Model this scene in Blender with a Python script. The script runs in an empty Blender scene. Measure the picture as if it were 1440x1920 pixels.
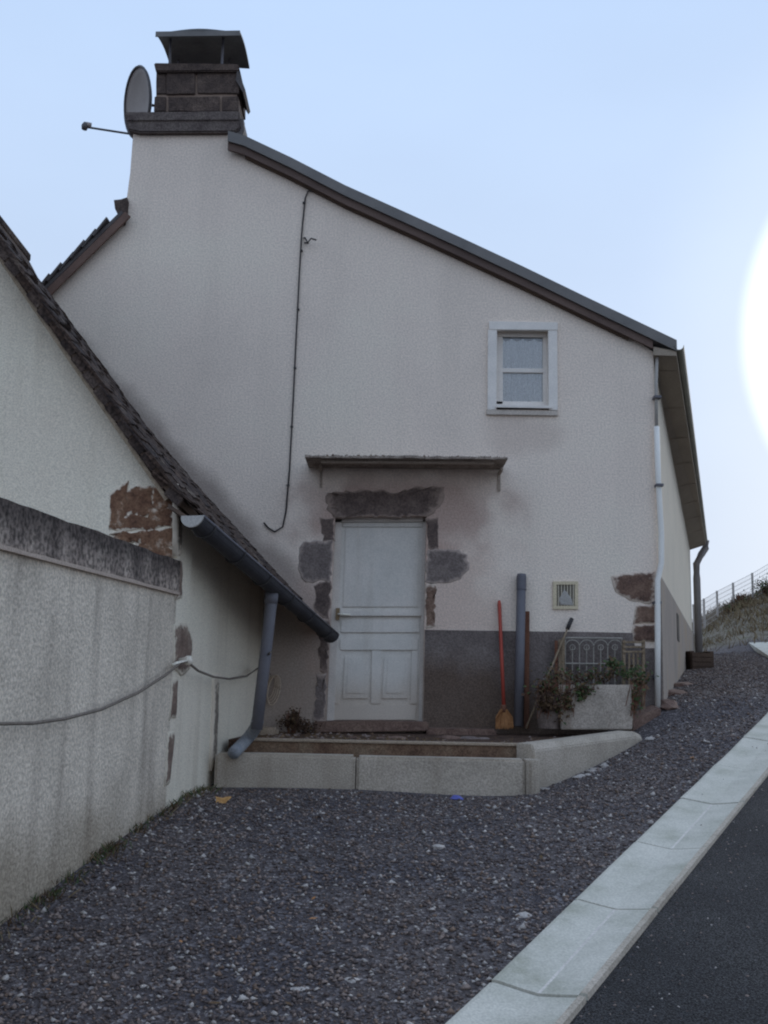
import bpy, bmesh, math, random
import numpy as np
from mathutils import Vector, Matrix
from mathutils.geometry import tessellate_polygon
random.seed(7); rng = np.random.default_rng(11)
S = bpy.context.scene
C = S.collection

# ------------------------------------------------------------------ camera
FPX = 1940.0; PITCH = math.atan(320 / FPX); ROLL = 0.02
cd = bpy.data.cameras.new('camera'); cam = bpy.data.objects.new('camera', cd); C.objects.link(cam)
cd.sensor_fit = 'HORIZONTAL'; cd.sensor_width = 36; cd.lens = 36 * FPX / 1440
cd.clip_start = 0.05; cd.clip_end = 2000
RM = Matrix.Rotation(math.pi / 2 + PITCH, 3, 'X') @ Matrix.Rotation(ROLL, 3, 'Z')
cam.matrix_world = RM.to_4x4()
S.camera = cam
# ------------------------------------------------------------------ sky and sun
SUN_AZ = math.radians(32.5); SUN_EL = math.radians(17.5); SUN_R = 11.7     # azimuth to the right of +Y
sund = Vector((math.sin(SUN_AZ) * math.cos(SUN_EL), math.cos(SUN_AZ) * math.cos(SUN_EL), math.sin(SUN_EL)))
W = bpy.data.worlds.new('World'); S.world = W; W.use_nodes = True
nt = W.node_tree; N = nt.nodes; L = nt.links; N.clear()
out = N.new('ShaderNodeOutputWorld'); bg = N.new('ShaderNodeBackground')
sky = N.new('ShaderNodeTexSky'); sky.sky_type = 'NISHITA'; sky.sun_disc = False
sky.sun_elevation = SUN_EL; sky.sun_rotation = SUN_AZ; sky.air_density = 1.0; sky.dust_density = 2.0; sky.ozone_density = 1.0
bg.inputs['Strength'].default_value = 0.1
tc = N.new('ShaderNodeTexCoord')
mixs = N.new('ShaderNodeMix'); mixs.data_type = 'RGBA'; mixs.inputs[0].default_value = 0.965
hzr = N.new('ShaderNodeValToRGB'); hzr.color_ramp.elements[0].position = 0.02; hzr.color_ramp.elements[1].position = 0.6
hzr.color_ramp.elements[0].color = (6.0, 6.9, 8.3, 1); hzr.color_ramp.elements[1].color = (5.1, 6.72, 9.4, 1)   # veil of thin bright cloud, whiter low down
sepz = N.new('ShaderNodeSeparateXYZ'); L.new(tc.outputs['Generated'], sepz.inputs[0]); L.new(sepz.outputs['Z'], hzr.inputs[0]); cn = N.new('ShaderNodeTexNoise'); cn.inputs['Scale'].default_value = 2.2; cn.inputs['Detail'].default_value = 5; cmp_ = N.new('ShaderNodeMapping'); cmp_.inputs['Scale'].default_value = (1, 1, 2.5)
L.new(tc.outputs['Generated'], cmp_.inputs[0]); L.new(cmp_.outputs[0], cn.inputs['Vector']); cmr = N.new('ShaderNodeMapRange'); cmr.inputs[1].default_value = .3; cmr.inputs[2].default_value = .7; cmr.inputs[3].default_value = .965; cmr.inputs[4].default_value = 1.035
L.new(cn.outputs['Fac'], cmr.inputs[0]); cml = N.new('ShaderNodeMix'); cml.data_type = 'RGBA'; cml.blend_type = 'MULTIPLY'; cml.inputs[0].default_value = 1; L.new(hzr.outputs[0], cml.inputs[6]); L.new(cmr.outputs[0], cml.inputs[7]); L.new(cml.outputs[2], mixs.inputs[7])
L.new(sky.outputs[0], mixs.inputs[6])
dot = N.new('ShaderNodeVectorMath'); dot.operation = 'DOT_PRODUCT'; dot.inputs[1].default_value = sund
L.new(tc.outputs['Generated'], dot.inputs[0])
def mrange(a, b, c, d, smooth=True):
    m = N.new('ShaderNodeMapRange'); m.interpolation_type = 'SMOOTHSTEP' if smooth else 'LINEAR'
    m.inputs[1].default_value = a; m.inputs[2].default_value = b; m.inputs[3].default_value = c; m.inputs[4].default_value = d
    L.new(dot.outputs['Value'], m.inputs[0]); return m
g1 = mrange(math.cos(math.radians(SUN_R + 1.0)), math.cos(math.radians(SUN_R - .6)), 0, 1)      # white-hot sun behind the veil
g2 = mrange(math.cos(math.radians(SUN_R + 7)), math.cos(math.radians(SUN_R)), 0, 1)          # broad aureole
def addcol(prev, fac, col):
    m = N.new('ShaderNodeMix'); m.data_type = 'RGBA'; m.blend_type = 'ADD'; m.inputs[7].default_value = col
    L.new(fac, m.inputs[0]); L.new(prev, m.inputs[6]); return m.outputs[2]
c_ = addcol(mixs.outputs[2], g2.outputs[0], (.6, .55, 0.3, 1))
c_ = addcol(c_, g1.outputs[0], (6, 6, 5, 1))
L.new(c_, bg.inputs['Color']); L.new(bg.outputs[0], out.inputs['Surface'])
sl = bpy.data.lights.new('sun', 'SUN'); so = bpy.data.objects.new('sun', sl); C.objects.link(so)
sl.energy = 0.5; sl.angle = math.radians(14); sl.color = (1.0, 0.95, 0.88)
so.rotation_euler = sund.to_track_quat('Z', 'Y').to_euler(); so.location = (20, 30, 15)
vs = S.view_settings; vs.view_transform = 'Standard'; vs.look = 'None'; vs.gamma = 1.0; vs.exposure = 0.12; vs.use_curve_mapping = False
S.cycles.filter_width = 2.1

# ------------------------------------------------------------------ measuring helpers
def ray(px, py): return RM @ Vector(((px - 720) / FPX, -(py - 960) / FPX, -1.0))
def P(px, py, Y): d = ray(px, py); return d * (Y / d.y)
def PZ(px, py, z): d = ray(px, py); return d * (z / d.z)
def PW(px, py, A, B, off=0.0):
    """point of a line of sight on the vertical plane through plan points A, B, offset to the right-hand side"""
    d = ray(px, py); t = Vector((B[0] - A[0], B[1] - A[1])).normalized(); n = Vector((t.y, -t.x))
    k = (n.x * A[0] + n.y * A[1] + off) / (n.x * d.x + n.y * d.y); return d * k

# ------------------------------------------------------------------ materials
def mat(name, cols, scale=3.0, rough=0.9, bump=0.3, bscale=60.0, stretch=(1, 1, 1), grain=0.12, gscale=90.0, metallic=0.0, spec=0.3, stain_shade=None, streak=None, lap=None):
    m = bpy.data.materials.new(name); m.use_nodes = True; t = m.node_tree; n = t.nodes; l = t.links
    b = n['Principled BSDF']; b.inputs['Roughness'].default_value = rough; b.inputs['Metallic'].default_value = metallic
    b.inputs['Specular IOR Level'].default_value = spec
    geo = n.new('ShaderNodeNewGeometry')
    mp = n.new('ShaderNodeMapping'); mp.inputs['Scale'].default_value = stretch; l.new(geo.outputs['Position'], mp.inputs['Vector'])
    nz = n.new('ShaderNodeTexNoise'); nz.inputs['Scale'].default_value = scale; nz.inputs['Detail'].default_value = 7; nz.inputs['Roughness'].default_value = 0.62
    l.new(mp.outputs[0], nz.inputs['Vector'])
    cr = n.new('ShaderNodeValToRGB'); e = cr.color_ramp.elements
    cols = [(min(.85, c[0] * 1.21), min(.85, c[1] * 1.05), c[2] * .90) for c in cols]
    k = len(cols)
    while len(e) < k: e.new(0.5)
    for i, c in enumerate(cols):
        e[i].position = 0.3 + 0.4 * i / max(1, k - 1); e[i].color = (*c, 1)
    l.new(nz.outputs['Fac'], cr.inputs[0]); col = cr.outputs[0]
    def mul(col, fac_out, c):
        c = (min(.85, c[0] * 1.21), min(.85, c[1] * 1.05), c[2] * .90)
        x = n.new('ShaderNodeMix'); x.data_type = 'RGBA'; x.blend_type = 'MIX'; x.inputs[7].default_value = (*c, 1)
        l.new(fac_out, x.inputs[0]); l.new(col, x.inputs[6]); return x.outputs[2]
    def ramp(v, a, b_, lo=0.0, hi=1.0):
        r = n.new('ShaderNodeMapRange'); r.interpolation_type = 'SMOOTHSTEP'
        for i_, q in enumerate((a, b_, lo, hi)): r.inputs[i_ + 1].default_value = q
        l.new(v, r.inputs[0]); return r.outputs[0]
    def noise(sc, st=(1, 1, 1), det=5):
        q = n.new('ShaderNodeMapping'); q.inputs['Scale'].default_value = st; l.new(geo.outputs['Position'], q.inputs['Vector'])
        z = n.new('ShaderNodeTexNoise'); z.inputs['Scale'].default_value = sc; z.inputs['Detail'].default_value = det
        l.new(q.outputs[0], z.inputs['Vector']); return z.outputs['Fac']
    def math_(op, a, b_):
        z = n.new('ShaderNodeMath'); z.operation = op
        for i_, q in enumerate((a, b_)):
            if isinstance(q, (int, float)): z.inputs[i_].default_value = q
            else: l.new(q, z.inputs[i_])
        return z.outputs[0]
    if streak:                                   # vertical water streaks: (colour, strength, frequency)
        f = ramp(noise(streak[2], (1, 1, 0.09), 4), 0.5, 0.72, 0, streak[1]); col = mul(col, f, streak[0])
    for s in (stain_shade or []):                      # grime patches, and shade painted in under the canopy: (nx, nz, d0, width, colour, strength) or box
        if s[0] == 'line':
            _, nx, nzz, d0, w, c, st = s
            dp = n.new('ShaderNodeVectorMath'); dp.operation = 'DOT_PRODUCT'; dp.inputs[1].default_value = (nx, 0, nzz); l.new(geo.outputs['Position'], dp.inputs[0])
            dist = math_('SUBTRACT', dp.outputs['Value'], d0)
            dist = math_('ADD', dist, math_('MULTIPLY', math_('SUBTRACT', noise(2.2), 0.5), w * 1.3))
            f = ramp(dist, 0.0, w, st, 0.0); col = mul(col, f, c)
        else:
            _, cx, cz, rx, rz, c, st = s
            sx = n.new('ShaderNodeSeparateXYZ'); l.new(geo.outputs['Position'], sx.inputs[0])
            ax = math_('DIVIDE', math_('SUBTRACT', sx.outputs['X'], cx), rx); az = math_('DIVIDE', math_('SUBTRACT', sx.outputs['Z'], cz), rz)
            dist = math_('SQRT', math_('ADD', math_('MULTIPLY', ax, ax), math_('MULTIPLY', az, az)), 0)
            dist = math_('ADD', dist, math_('MULTIPLY', math_('SUBTRACT', noise(3.0), 0.5), 1.0))
            f = ramp(dist, 0.45, 1.05, st, 0.0); col = mul(col, f, c)
    if grain:
        g = n.new('ShaderNodeTexNoise'); g.inputs['Scale'].default_value = gscale; g.inputs['Detail'].default_value = 3
        l.new(geo.outputs['Position'], g.inputs['Vector'])
        v = ramp(g.outputs['Fac'], 0.3, 0.7, 1 - grain * 1.6, 1 + grain * 0.8)
        x = n.new('ShaderNodeMix'); x.data_type = 'RGBA'; x.blend_type = 'MULTIPLY'; x.inputs[0].default_value = 1
        l.new(col, x.inputs[6]); l.new(v, x.inputs[7]); col = x.outputs[2]
    if lap:                                      # old plaster lapping over the rim of a bared stone
        at = n.new('ShaderNodeAttribute'); at.attribute_name = 'core'
        f = ramp(math_('ADD', at.outputs['Fac'], math_('MULTIPLY', math_('SUBTRACT', noise(26, det=6), .5), lap[3])), lap[4], lap[5], 1.0, 0.0)
        col = mul(col, f, lap[:3])
    l.new(col, b.inputs['Base Color'])
    if bump:
        bn = n.new('ShaderNodeTexNoise'); bn.inputs['Scale'].default_value = bscale; bn.inputs['Detail'].default_value = 6
        l.new(geo.outputs['Position'], bn.inputs['Vector'])
        bp = n.new('ShaderNodeBump'); bp.inputs['Strength'].default_value = bump; bp.inputs['Distance'].default_value = 0.012
        l.new(bn.outputs['Fac'], bp.inputs['Height']); l.new(bp.outputs[0], b.inputs['Normal'])
    return m
F = 10.4                                                       # depth of the gable facade
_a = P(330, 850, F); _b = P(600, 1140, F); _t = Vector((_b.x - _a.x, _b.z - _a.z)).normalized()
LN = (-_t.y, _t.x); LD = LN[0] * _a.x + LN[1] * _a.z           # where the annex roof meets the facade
M = {}
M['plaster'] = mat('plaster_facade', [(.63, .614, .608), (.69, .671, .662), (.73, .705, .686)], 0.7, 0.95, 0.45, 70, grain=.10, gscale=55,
                   streak=((.46, .455, .45), .16, 2.4),
                   stain_shade=[('line', LN[0], LN[1], LD - .03, .22, (.22, .20, .20), .75), ('blob', .18, 1.70, 1.35, .60, (.34, .26, .25), .75), ('blob', .15, .8, 1.3, 1.2, (.47, .38, .36), .55),  # first blob: brown damp under the canopy, deepened with its shade painted in
                          ('blob', .9, -.2, 3.2, .55, (.30, .26, .24), .5), ('blob', 1.42, 2.55, .5, .30, (.50, .46, .45), .5)])
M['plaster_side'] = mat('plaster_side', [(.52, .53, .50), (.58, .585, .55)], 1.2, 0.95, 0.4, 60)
M['plaster_annex'] = mat('plaster_annex', [(.66, .66, .62), (.74, .735, .69)], 0.9, 0.95, 0.4, 60, streak=((.38, .35, .30), .35, 3.5))
M['plaster_yard'] = mat('plaster_yard_wall', [(.46, .45, .42), (.60, .59, .555), (.69, .68, .64)], 2.2, 0.97, 0.8, 50, stretch=(1, 1, .6), grain=.17, gscale=60, streak=((.29, .275, .26), .6, 4.2), stain_shade=[('line', 0, 1, -1.02, .42, (.22, .195, .15), .65)])
M['plinth'] = mat('plinth_cement', [(.10, .09, .095), (.145, .135, .142), (.19, .18, .19)], 2.6, 0.95, 0.6, 40, grain=.2, stain_shade=[('blob', .7, -.25, 1.1, .6, (.10, .075, .06), .75), ('blob', 1.7, -.4, .9, .35, (.13, .10, .08), .6)])
M['coping'] = mat('coping_cement', [(.12, .108, .108), (.22, .20, .195), (.32, .295, .285), (.45, .43, .41)], 4.5, 0.95, 1.0, 25, stretch=(1, 1, .3), grain=.4, gscale=35, streak=((.08, .072, .074), .6, 4), stain_shade=[('line', 0, -1, -.80, .17, (.055, .047, .048), .85)])
M['drip'] = mat('coping_drip_edge', [(.38, .34, .32), (.46, .42, .40)], 4, .9, .3)
M['stone_dark'] = mat('stone_door_surround', [(.085, .065, .07), (.14, .11, .115), (.18, .15, .15)], 5, 0.93, 0.9, 22, grain=.2)
M['stone_grey'] = mat('stone_grey_violet', [(.12, .105, .11), (.17, .15, .155), (.20, .18, .18)], 5, 0.93, 0.6, 30, grain=.2)
M['stone_red'] = mat('stone_red_brown', [(.10, .07, .065), (.16, .115, .105), (.21, .16, .14)], 6, 0.93, 1.0, 20, grain=.25)
M['rubble'] = mat('rubble_rust_stone', [(.08, .045, .035), (.17, .10, .07), (.22, .14, .10), (.50, .45, .40), (.62, .58, .52)], 16, 0.95, 1.0, 25, grain=.3, gscale=40)
M['mortar'] = mat('old_mortar', [(.40, .36, .32), (.55, .51, .46)], 8, .95, .6, 40)
M['chim_stone'] = mat('chimney_stone', [(.05, .042, .044), (.085, .07, .068), (.13, .108, .102)], 7, .95, .9, 25, grain=.3)
M['chim_mortar'] = mat('chimney_mortar', [(.20, .165, .15), (.27, .225, .205)], 8, .95, .6, 40)
M['moss_stone'] = mat('mossy_chimney_ledge', [(.07, .06, .065), (.12, .11, .115), (.15, .14, .14)], 6, .95, .8, 25, grain=.3)
M['sheet'] = mat('chimney_cover_sheet', [(.09, .10, .12), (.14, .16, .18)], 4, .6, .2, 20, metallic=.3)
M['zinc'] = mat('zinc_verge', [(.12, .13, .145), (.17, .18, .195)], 3, .6, .2, 15, metallic=.2, grain=.05)
M['slate'] = mat('slate', [(.07, .07, .08), (.11, .11, .12)], 5, .7, .5, 20)
M['barge'] = mat('barge_board_paint', [(.095, .075, .074), (.14, .11, .105)], 5, .85, .4, 20, stretch=(.3, 1, 1))
M['soffit'] = mat('soffit_board', [(.25, .235, .215), (.31, .29, .26)], 3, .85, .3, 25, stretch=(1, .3, 1))
M['tile'] = mat('old_roof_tile', [(.022, .019, .022), (.045, .036, .036), (.075, .058, .054), (.15, .135, .12)], 6, .95, .8, 30, grain=.35, gscale=40)
M['tile_b'] = mat('old_roof_tile_browner', [(.03, .023, .022), (.06, .043, .037), (.10, .075, .065)], 6, .95, .8, 30, grain=.35, gscale=40)
M['deck'] = mat('roof_timber', [(.06, .045, .04), (.10, .075, .06)], 6, .9, .5, 30)
M['pvc_grey'] = mat('pvc_grey', [(.10, .11, .145), (.135, .145, .18)], 4, .65, .05, 20, grain=.05)
M['pvc_dark'] = mat('gutter_dark_grey', [(.035, .038, .05), (.055, .06, .075)], 5, .8, .1, 20, grain=.08)
M['pvc_cap'] = mat('gutter_end_cap', [(.30, .32, .34), (.36, .38, .40)], 5, .7, .1)
M['pvc_blue'] = mat('pvc_blue_worn', [(.16, .20, .27), (.27, .31, .36)], 9, .6, .1)
M['pvc_white'] = mat('pvc_white', [(.62, .68, .74), (.72, .77, .82)], 2, .5, .05, grain=.04)
M['door'] = mat('door_paint', [(.50, .54, .57), (.56, .60, .63), (.60, .63, .66)], 2.5, .6, .18, 30, grain=.07, stain_shade=[('line', 0, 1, -.30, .5, (.42, .38, .34), .6)], streak=((.47, .48, .48), .35, 9))
M['door_frame'] = mat('door_frame_paint', [(.46, .48, .50), (.58, .60, .62)], 5, .7, .2, 30, grain=.1)
M['white'] = mat('white_window_paint', [(.60, .64, .68), (.70, .74, .78)], 5, .6, .1, 30, grain=.05)
M['curtain'] = mat('lace_curtain', [(.70, .78, .88), (.71, .80, .90)], 6, .95, .3, 90, stretch=(3, 1, .6), grain=.15)
M['dark'] = mat('dark_inside', [(.02, .02, .022), (.03, .03, .03)], 3, .9, 0)
M['rust'] = mat('canopy_rusty_slab', [(.17, .155, .15), (.29, .27, .26), (.40, .38, .365)], 9, .95, .9, 30, grain=.35)
M['canopy_under'] = mat('canopy_fascia', [(.30, .275, .26), (.38, .35, .33)], 7, .95, .5, 30, grain=.2)
M['cable'] = mat('cable_black', [(.03, .03, .035), (.05, .05, .055)], 5, .6, 0)
M['kerb'] = mat('kerb_concrete', [(.31, .30, .28), (.39, .38, .355), (.44, .43, .41)], 2.5, .95, .5, 60, grain=.16, streak=((.26, .24, .21), .35, 5))
M['kerb_top'] = mat('step_edge_concrete', [(.28, .25, .21), (.38, .34, .30)], 3, .95, .5, 50, grain=.2)
M['riser'] = mat('step_riser_dirty', [(.10, .065, .05), (.17, .12, .09), (.22, .18, .14)], 5, .95, .6, 30, grain=.25)
M['soil'] = mat('damp_soil', [(.035, .022, .018), (.07, .045, .035), (.11, .075, .06)], 7, .98, 1.0, 25, grain=.4)
M['channel'] = mat('channel_concrete', [(.34, .375, .35), (.43, .47, .46), (.49, .53, .53), (.53, .57, .57)], 3.5, .9, .25, 50, grain=.09)
M['channel_line'] = mat('channel_groove_lime', [(.50, .52, .54), (.62, .65, .68)], 6, .9, .1)
M['asphalt'] = mat('asphalt', [(.020, .023, .030), (.033, .037, .047), (.050, .055, .066)], 1.6, .9, 1.0, 130, grain=.75, gscale=120)
M['st_dark'] = mat('gravel_dark', [(.072, .064, .070), (.135, .118, .124)], 12, .9, .4, 60, grain=.2)
M['st_mid'] = mat('gravel_mid', [(.17, .148, .15), (.26, .23, .23)], 12, .9, .4, 60, grain=.2)
M['st_light'] = mat('gravel_light', [(.28, .29, .31), (.46, .47, .50)], 12, .85, .3, 60, grain=.15)
M['st_warm'] = mat('gravel_warm', [(.13, .095, .08), (.20, .16, .14)], 12, .9, .4, 60, grain=.2)
M['dish'] = mat('dish_grey', [(.27, .27, .29), (.33, .33, .35)], 3, .6, .05, grain=.05)
M['dish_dark'] = mat('dish_rim', [(.07, .075, .09), (.10, .105, .12)], 3, .6, .05)
M['red'] = mat('red_plastic_handle', [(.30, .055, .045), (.36, .075, .055)], 4, .5, 0, grain=.04)
M['straw'] = mat('broom_straw', [(.26, .13, .06), (.38, .22, .11)], 20, .95, .6, 40, stretch=(6, 6, .6))
M['wood'] = mat('weathered_wood', [(.13, .105, .08), (.20, .17, .13), (.27, .235, .19)], 9, .9, .6, 30, stretch=(4, 4, .5))
M['wood_dark'] = mat('brown_post_wood', [(.10, .05, .035), (.16, .08, .055)], 9, .9, .5, 30, stretch=(4, 4, .5))
M['iron'] = mat('pale_painted_iron', [(.22, .23, .23), (.32, .33, .33)], 14, .7, .2)
M['trough'] = mat('trough_concrete', [(.28, .275, .265), (.36, .35, .34), (.43, .42, .41)], 4, .95, .6, 40, grain=.18, streak=((.20, .17, .15), .5, 6))
M['pot'] = mat('grey_pot', [(.14, .12, .12), (.20, .18, .18)], 5, .9, .4, 30, grain=.2)
M['leaf_dry'] = mat('dry_foliage', [(.055, .036, .024), (.10, .068, .042), (.12, .098, .05)], 18, .9, 0, grain=.2)
M['leaf_green'] = mat('green_foliage', [(.025, .05, .022), (.05, .09, .035), (.08, .12, .05)], 18, .8, 0, grain=.2)
M['grass_dry'] = mat('dry_grass', [(.12, .105, .07), (.20, .17, .115), (.16, .15, .085)], 2.5, .95, 0, grain=.2)
M['leaf_yellow'] = mat('fallen_leaf_ochre', [(.42, .25, .10), (.52, .34, .16)], 30, .8, 0)
M['blue'] = mat('blue_plastic', [(.06, .08, .36), (.12, .15, .5)], 30, .4, 0)
M['post'] = mat('fence_post_grey', [(.36, .37, .39), (.44, .45, .47)], 5, .8, .1)
M['rope'] = mat('rope_grey', [(.14, .13, .12), (.22, .21, .20)], 40, .95, 0)
M['porcelain'] = mat('insulator_white', [(.68, .68, .66), (.78, .78, .76)], 9, .4, 0)
M['brass'] = mat('lock_plate', [(.16, .13, .09), (.22, .18, .12)], 9, .5, 0, metallic=.6)
def glass():
    m = bpy.data.materials.new('window_glass'); m.use_nodes = True; t = m.node_tree; n = t.nodes; n.clear()
    o = n.new('ShaderNodeOutputMaterial'); a = n.new('ShaderNodeBsdfTransparent'); a.inputs[0].default_value = (.98, .99, 1, 1)
    g = n.new('ShaderNodeBsdfGlossy'); g.inputs['Roughness'].default_value = .03
    fr = n.new('ShaderNodeFresnel'); fr.inputs[0].default_value = 1.9; x = n.new('ShaderNodeMixShader')
    t.links.new(fr.outputs[0], x.inputs[0]); t.links.new(a.outputs[0], x.inputs[1]); t.links.new(g.outputs[0], x.inputs[2]); t.links.new(x.outputs[0], o.inputs[0])
    return m
M['glass'] = glass()
def ground_mat():
    m = bpy.data.materials.new('gravel_ground'); m.use_nodes = True; t = m.node_tree; n = t.nodes; l = t.links; b = n['Principled BSDF']
    b.inputs['Roughness'].default_value = .95; b.inputs['Specular IOR Level'].default_value = .25
    geo = n.new('ShaderNodeNewGeometry')
    def nz(sc, d=5):
        z = n.new('ShaderNodeTexNoise'); z.inputs['Scale'].default_value = sc; z.inputs['Detail'].default_value = d; l.new(geo.outputs['Position'], z.inputs['Vector']); return z.outputs['Fac']
    def rmp(v, stops):
        c = n.new('ShaderNodeValToRGB'); e = c.color_ramp.elements
        while len(e) < len(stops): e.new(.5)
        for i, (p, q) in enumerate(stops): e[i].position = p; e[i].color = (*q, 1)
        l.new(v, c.inputs[0]); return c.outputs[0]
    vo = n.new('ShaderNodeTexVoronoi'); vo.inputs['Scale'].default_value = 55; l.new(geo.outputs['Position'], vo.inputs['Vector'])
    bw = n.new('ShaderNodeSeparateColor'); l.new(vo.outputs['Color'], bw.inputs[0])
    speck = rmp(bw.outputs[0], [(0, (.065, .055, .056)), (.55, (.10, .086, .087)), (.85, (.16, .14, .14)), (1, (.28, .255, .25))])
    big = rmp(nz(1.3), [(.35, (.75, .75, .8)), (.65, (1.15, 1.1, 1.05))])
    x = n.new('ShaderNodeMix'); x.data_type = 'RGBA'; x.blend_type = 'MULTIPLY'; x.inputs[0].default_value = 1; l.new(speck, x.inputs[6]); l.new(big, x.inputs[7])
    grass = rmp(nz(2.2, 8), [(.3, (.12, .10, .07)), (.5, (.20, .165, .12)), (.62, (.25, .21, .165)), (.75, (.16, .15, .09))])
    sx = n.new('ShaderNodeSeparateXYZ'); l.new(geo.outputs['Position'], sx.inputs[0])
    ad = n.new('ShaderNodeMath'); ad.operation = 'MULTIPLY_ADD'; l.new(nz(.8), ad.inputs[0]); ad.inputs[1].default_value = 3; l.new(sx.outputs['Y'], ad.inputs[2])
    r = n.new('ShaderNodeMapRange'); r.inputs[1].default_value = 24.5; r.inputs[2].default_value = 25.6; l.new(ad.outputs[0], r.inputs[0])
    y = n.new('ShaderNodeMix'); y.data_type = 'RGBA'; l.new(r.outputs[0], y.inputs[0]); l.new(x.outputs[2], y.inputs[6]); l.new(grass, y.inputs[7])
    l.new(y.outputs[2], b.inputs['Base Color'])
    bp = n.new('ShaderNodeBump'); bp.inputs['Strength'].default_value = .9; bp.inputs['Distance'].default_value = .015; l.new(vo.outputs['Distance'], bp.inputs['Height']); l.new(bp.outputs[0], b.inputs['Normal'])
    return m
M['ground'] = ground_mat()

for nm_, cs_, lp_ in (('lap_dark', [(.075, .062, .064), (.12, .10, .10), (.17, .145, .14)], (.30, .26, .25, 1.1, -.05, .6)), ('lap_grey', [(.135, .122, .13), (.165, .152, .16), (.20, .185, .19)], (.36, .33, .33, 1.1, -.05, .65)),
                      ('lap_red', [(.09, .062, .058), (.15, .105, .09), (.22, .165, .14)], (.50, .47, .45, 1.4, .1, .7)), ('lap_rust', [(.07, .042, .034), (.15, .088, .062), (.21, .135, .095), (.50, .46, .42)], (.60, .59, .55, 2.0, .0, .45)),
                      ('lap_quoin', [(.12, .095, .09), (.19, .15, .135), (.26, .23, .21)], (.55, .55, .51, 1.3, .1, .6)), ('lap_damp', [(.16, .15, .145), (.24, .23, .215)], (.60, .59, .55, 1.6, .35, .95))):
    M[nm_] = mat('stone_' + nm_, cs_, 7, .95, .8, 22, grain=.18, gscale=60, lap=lp_)
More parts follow.
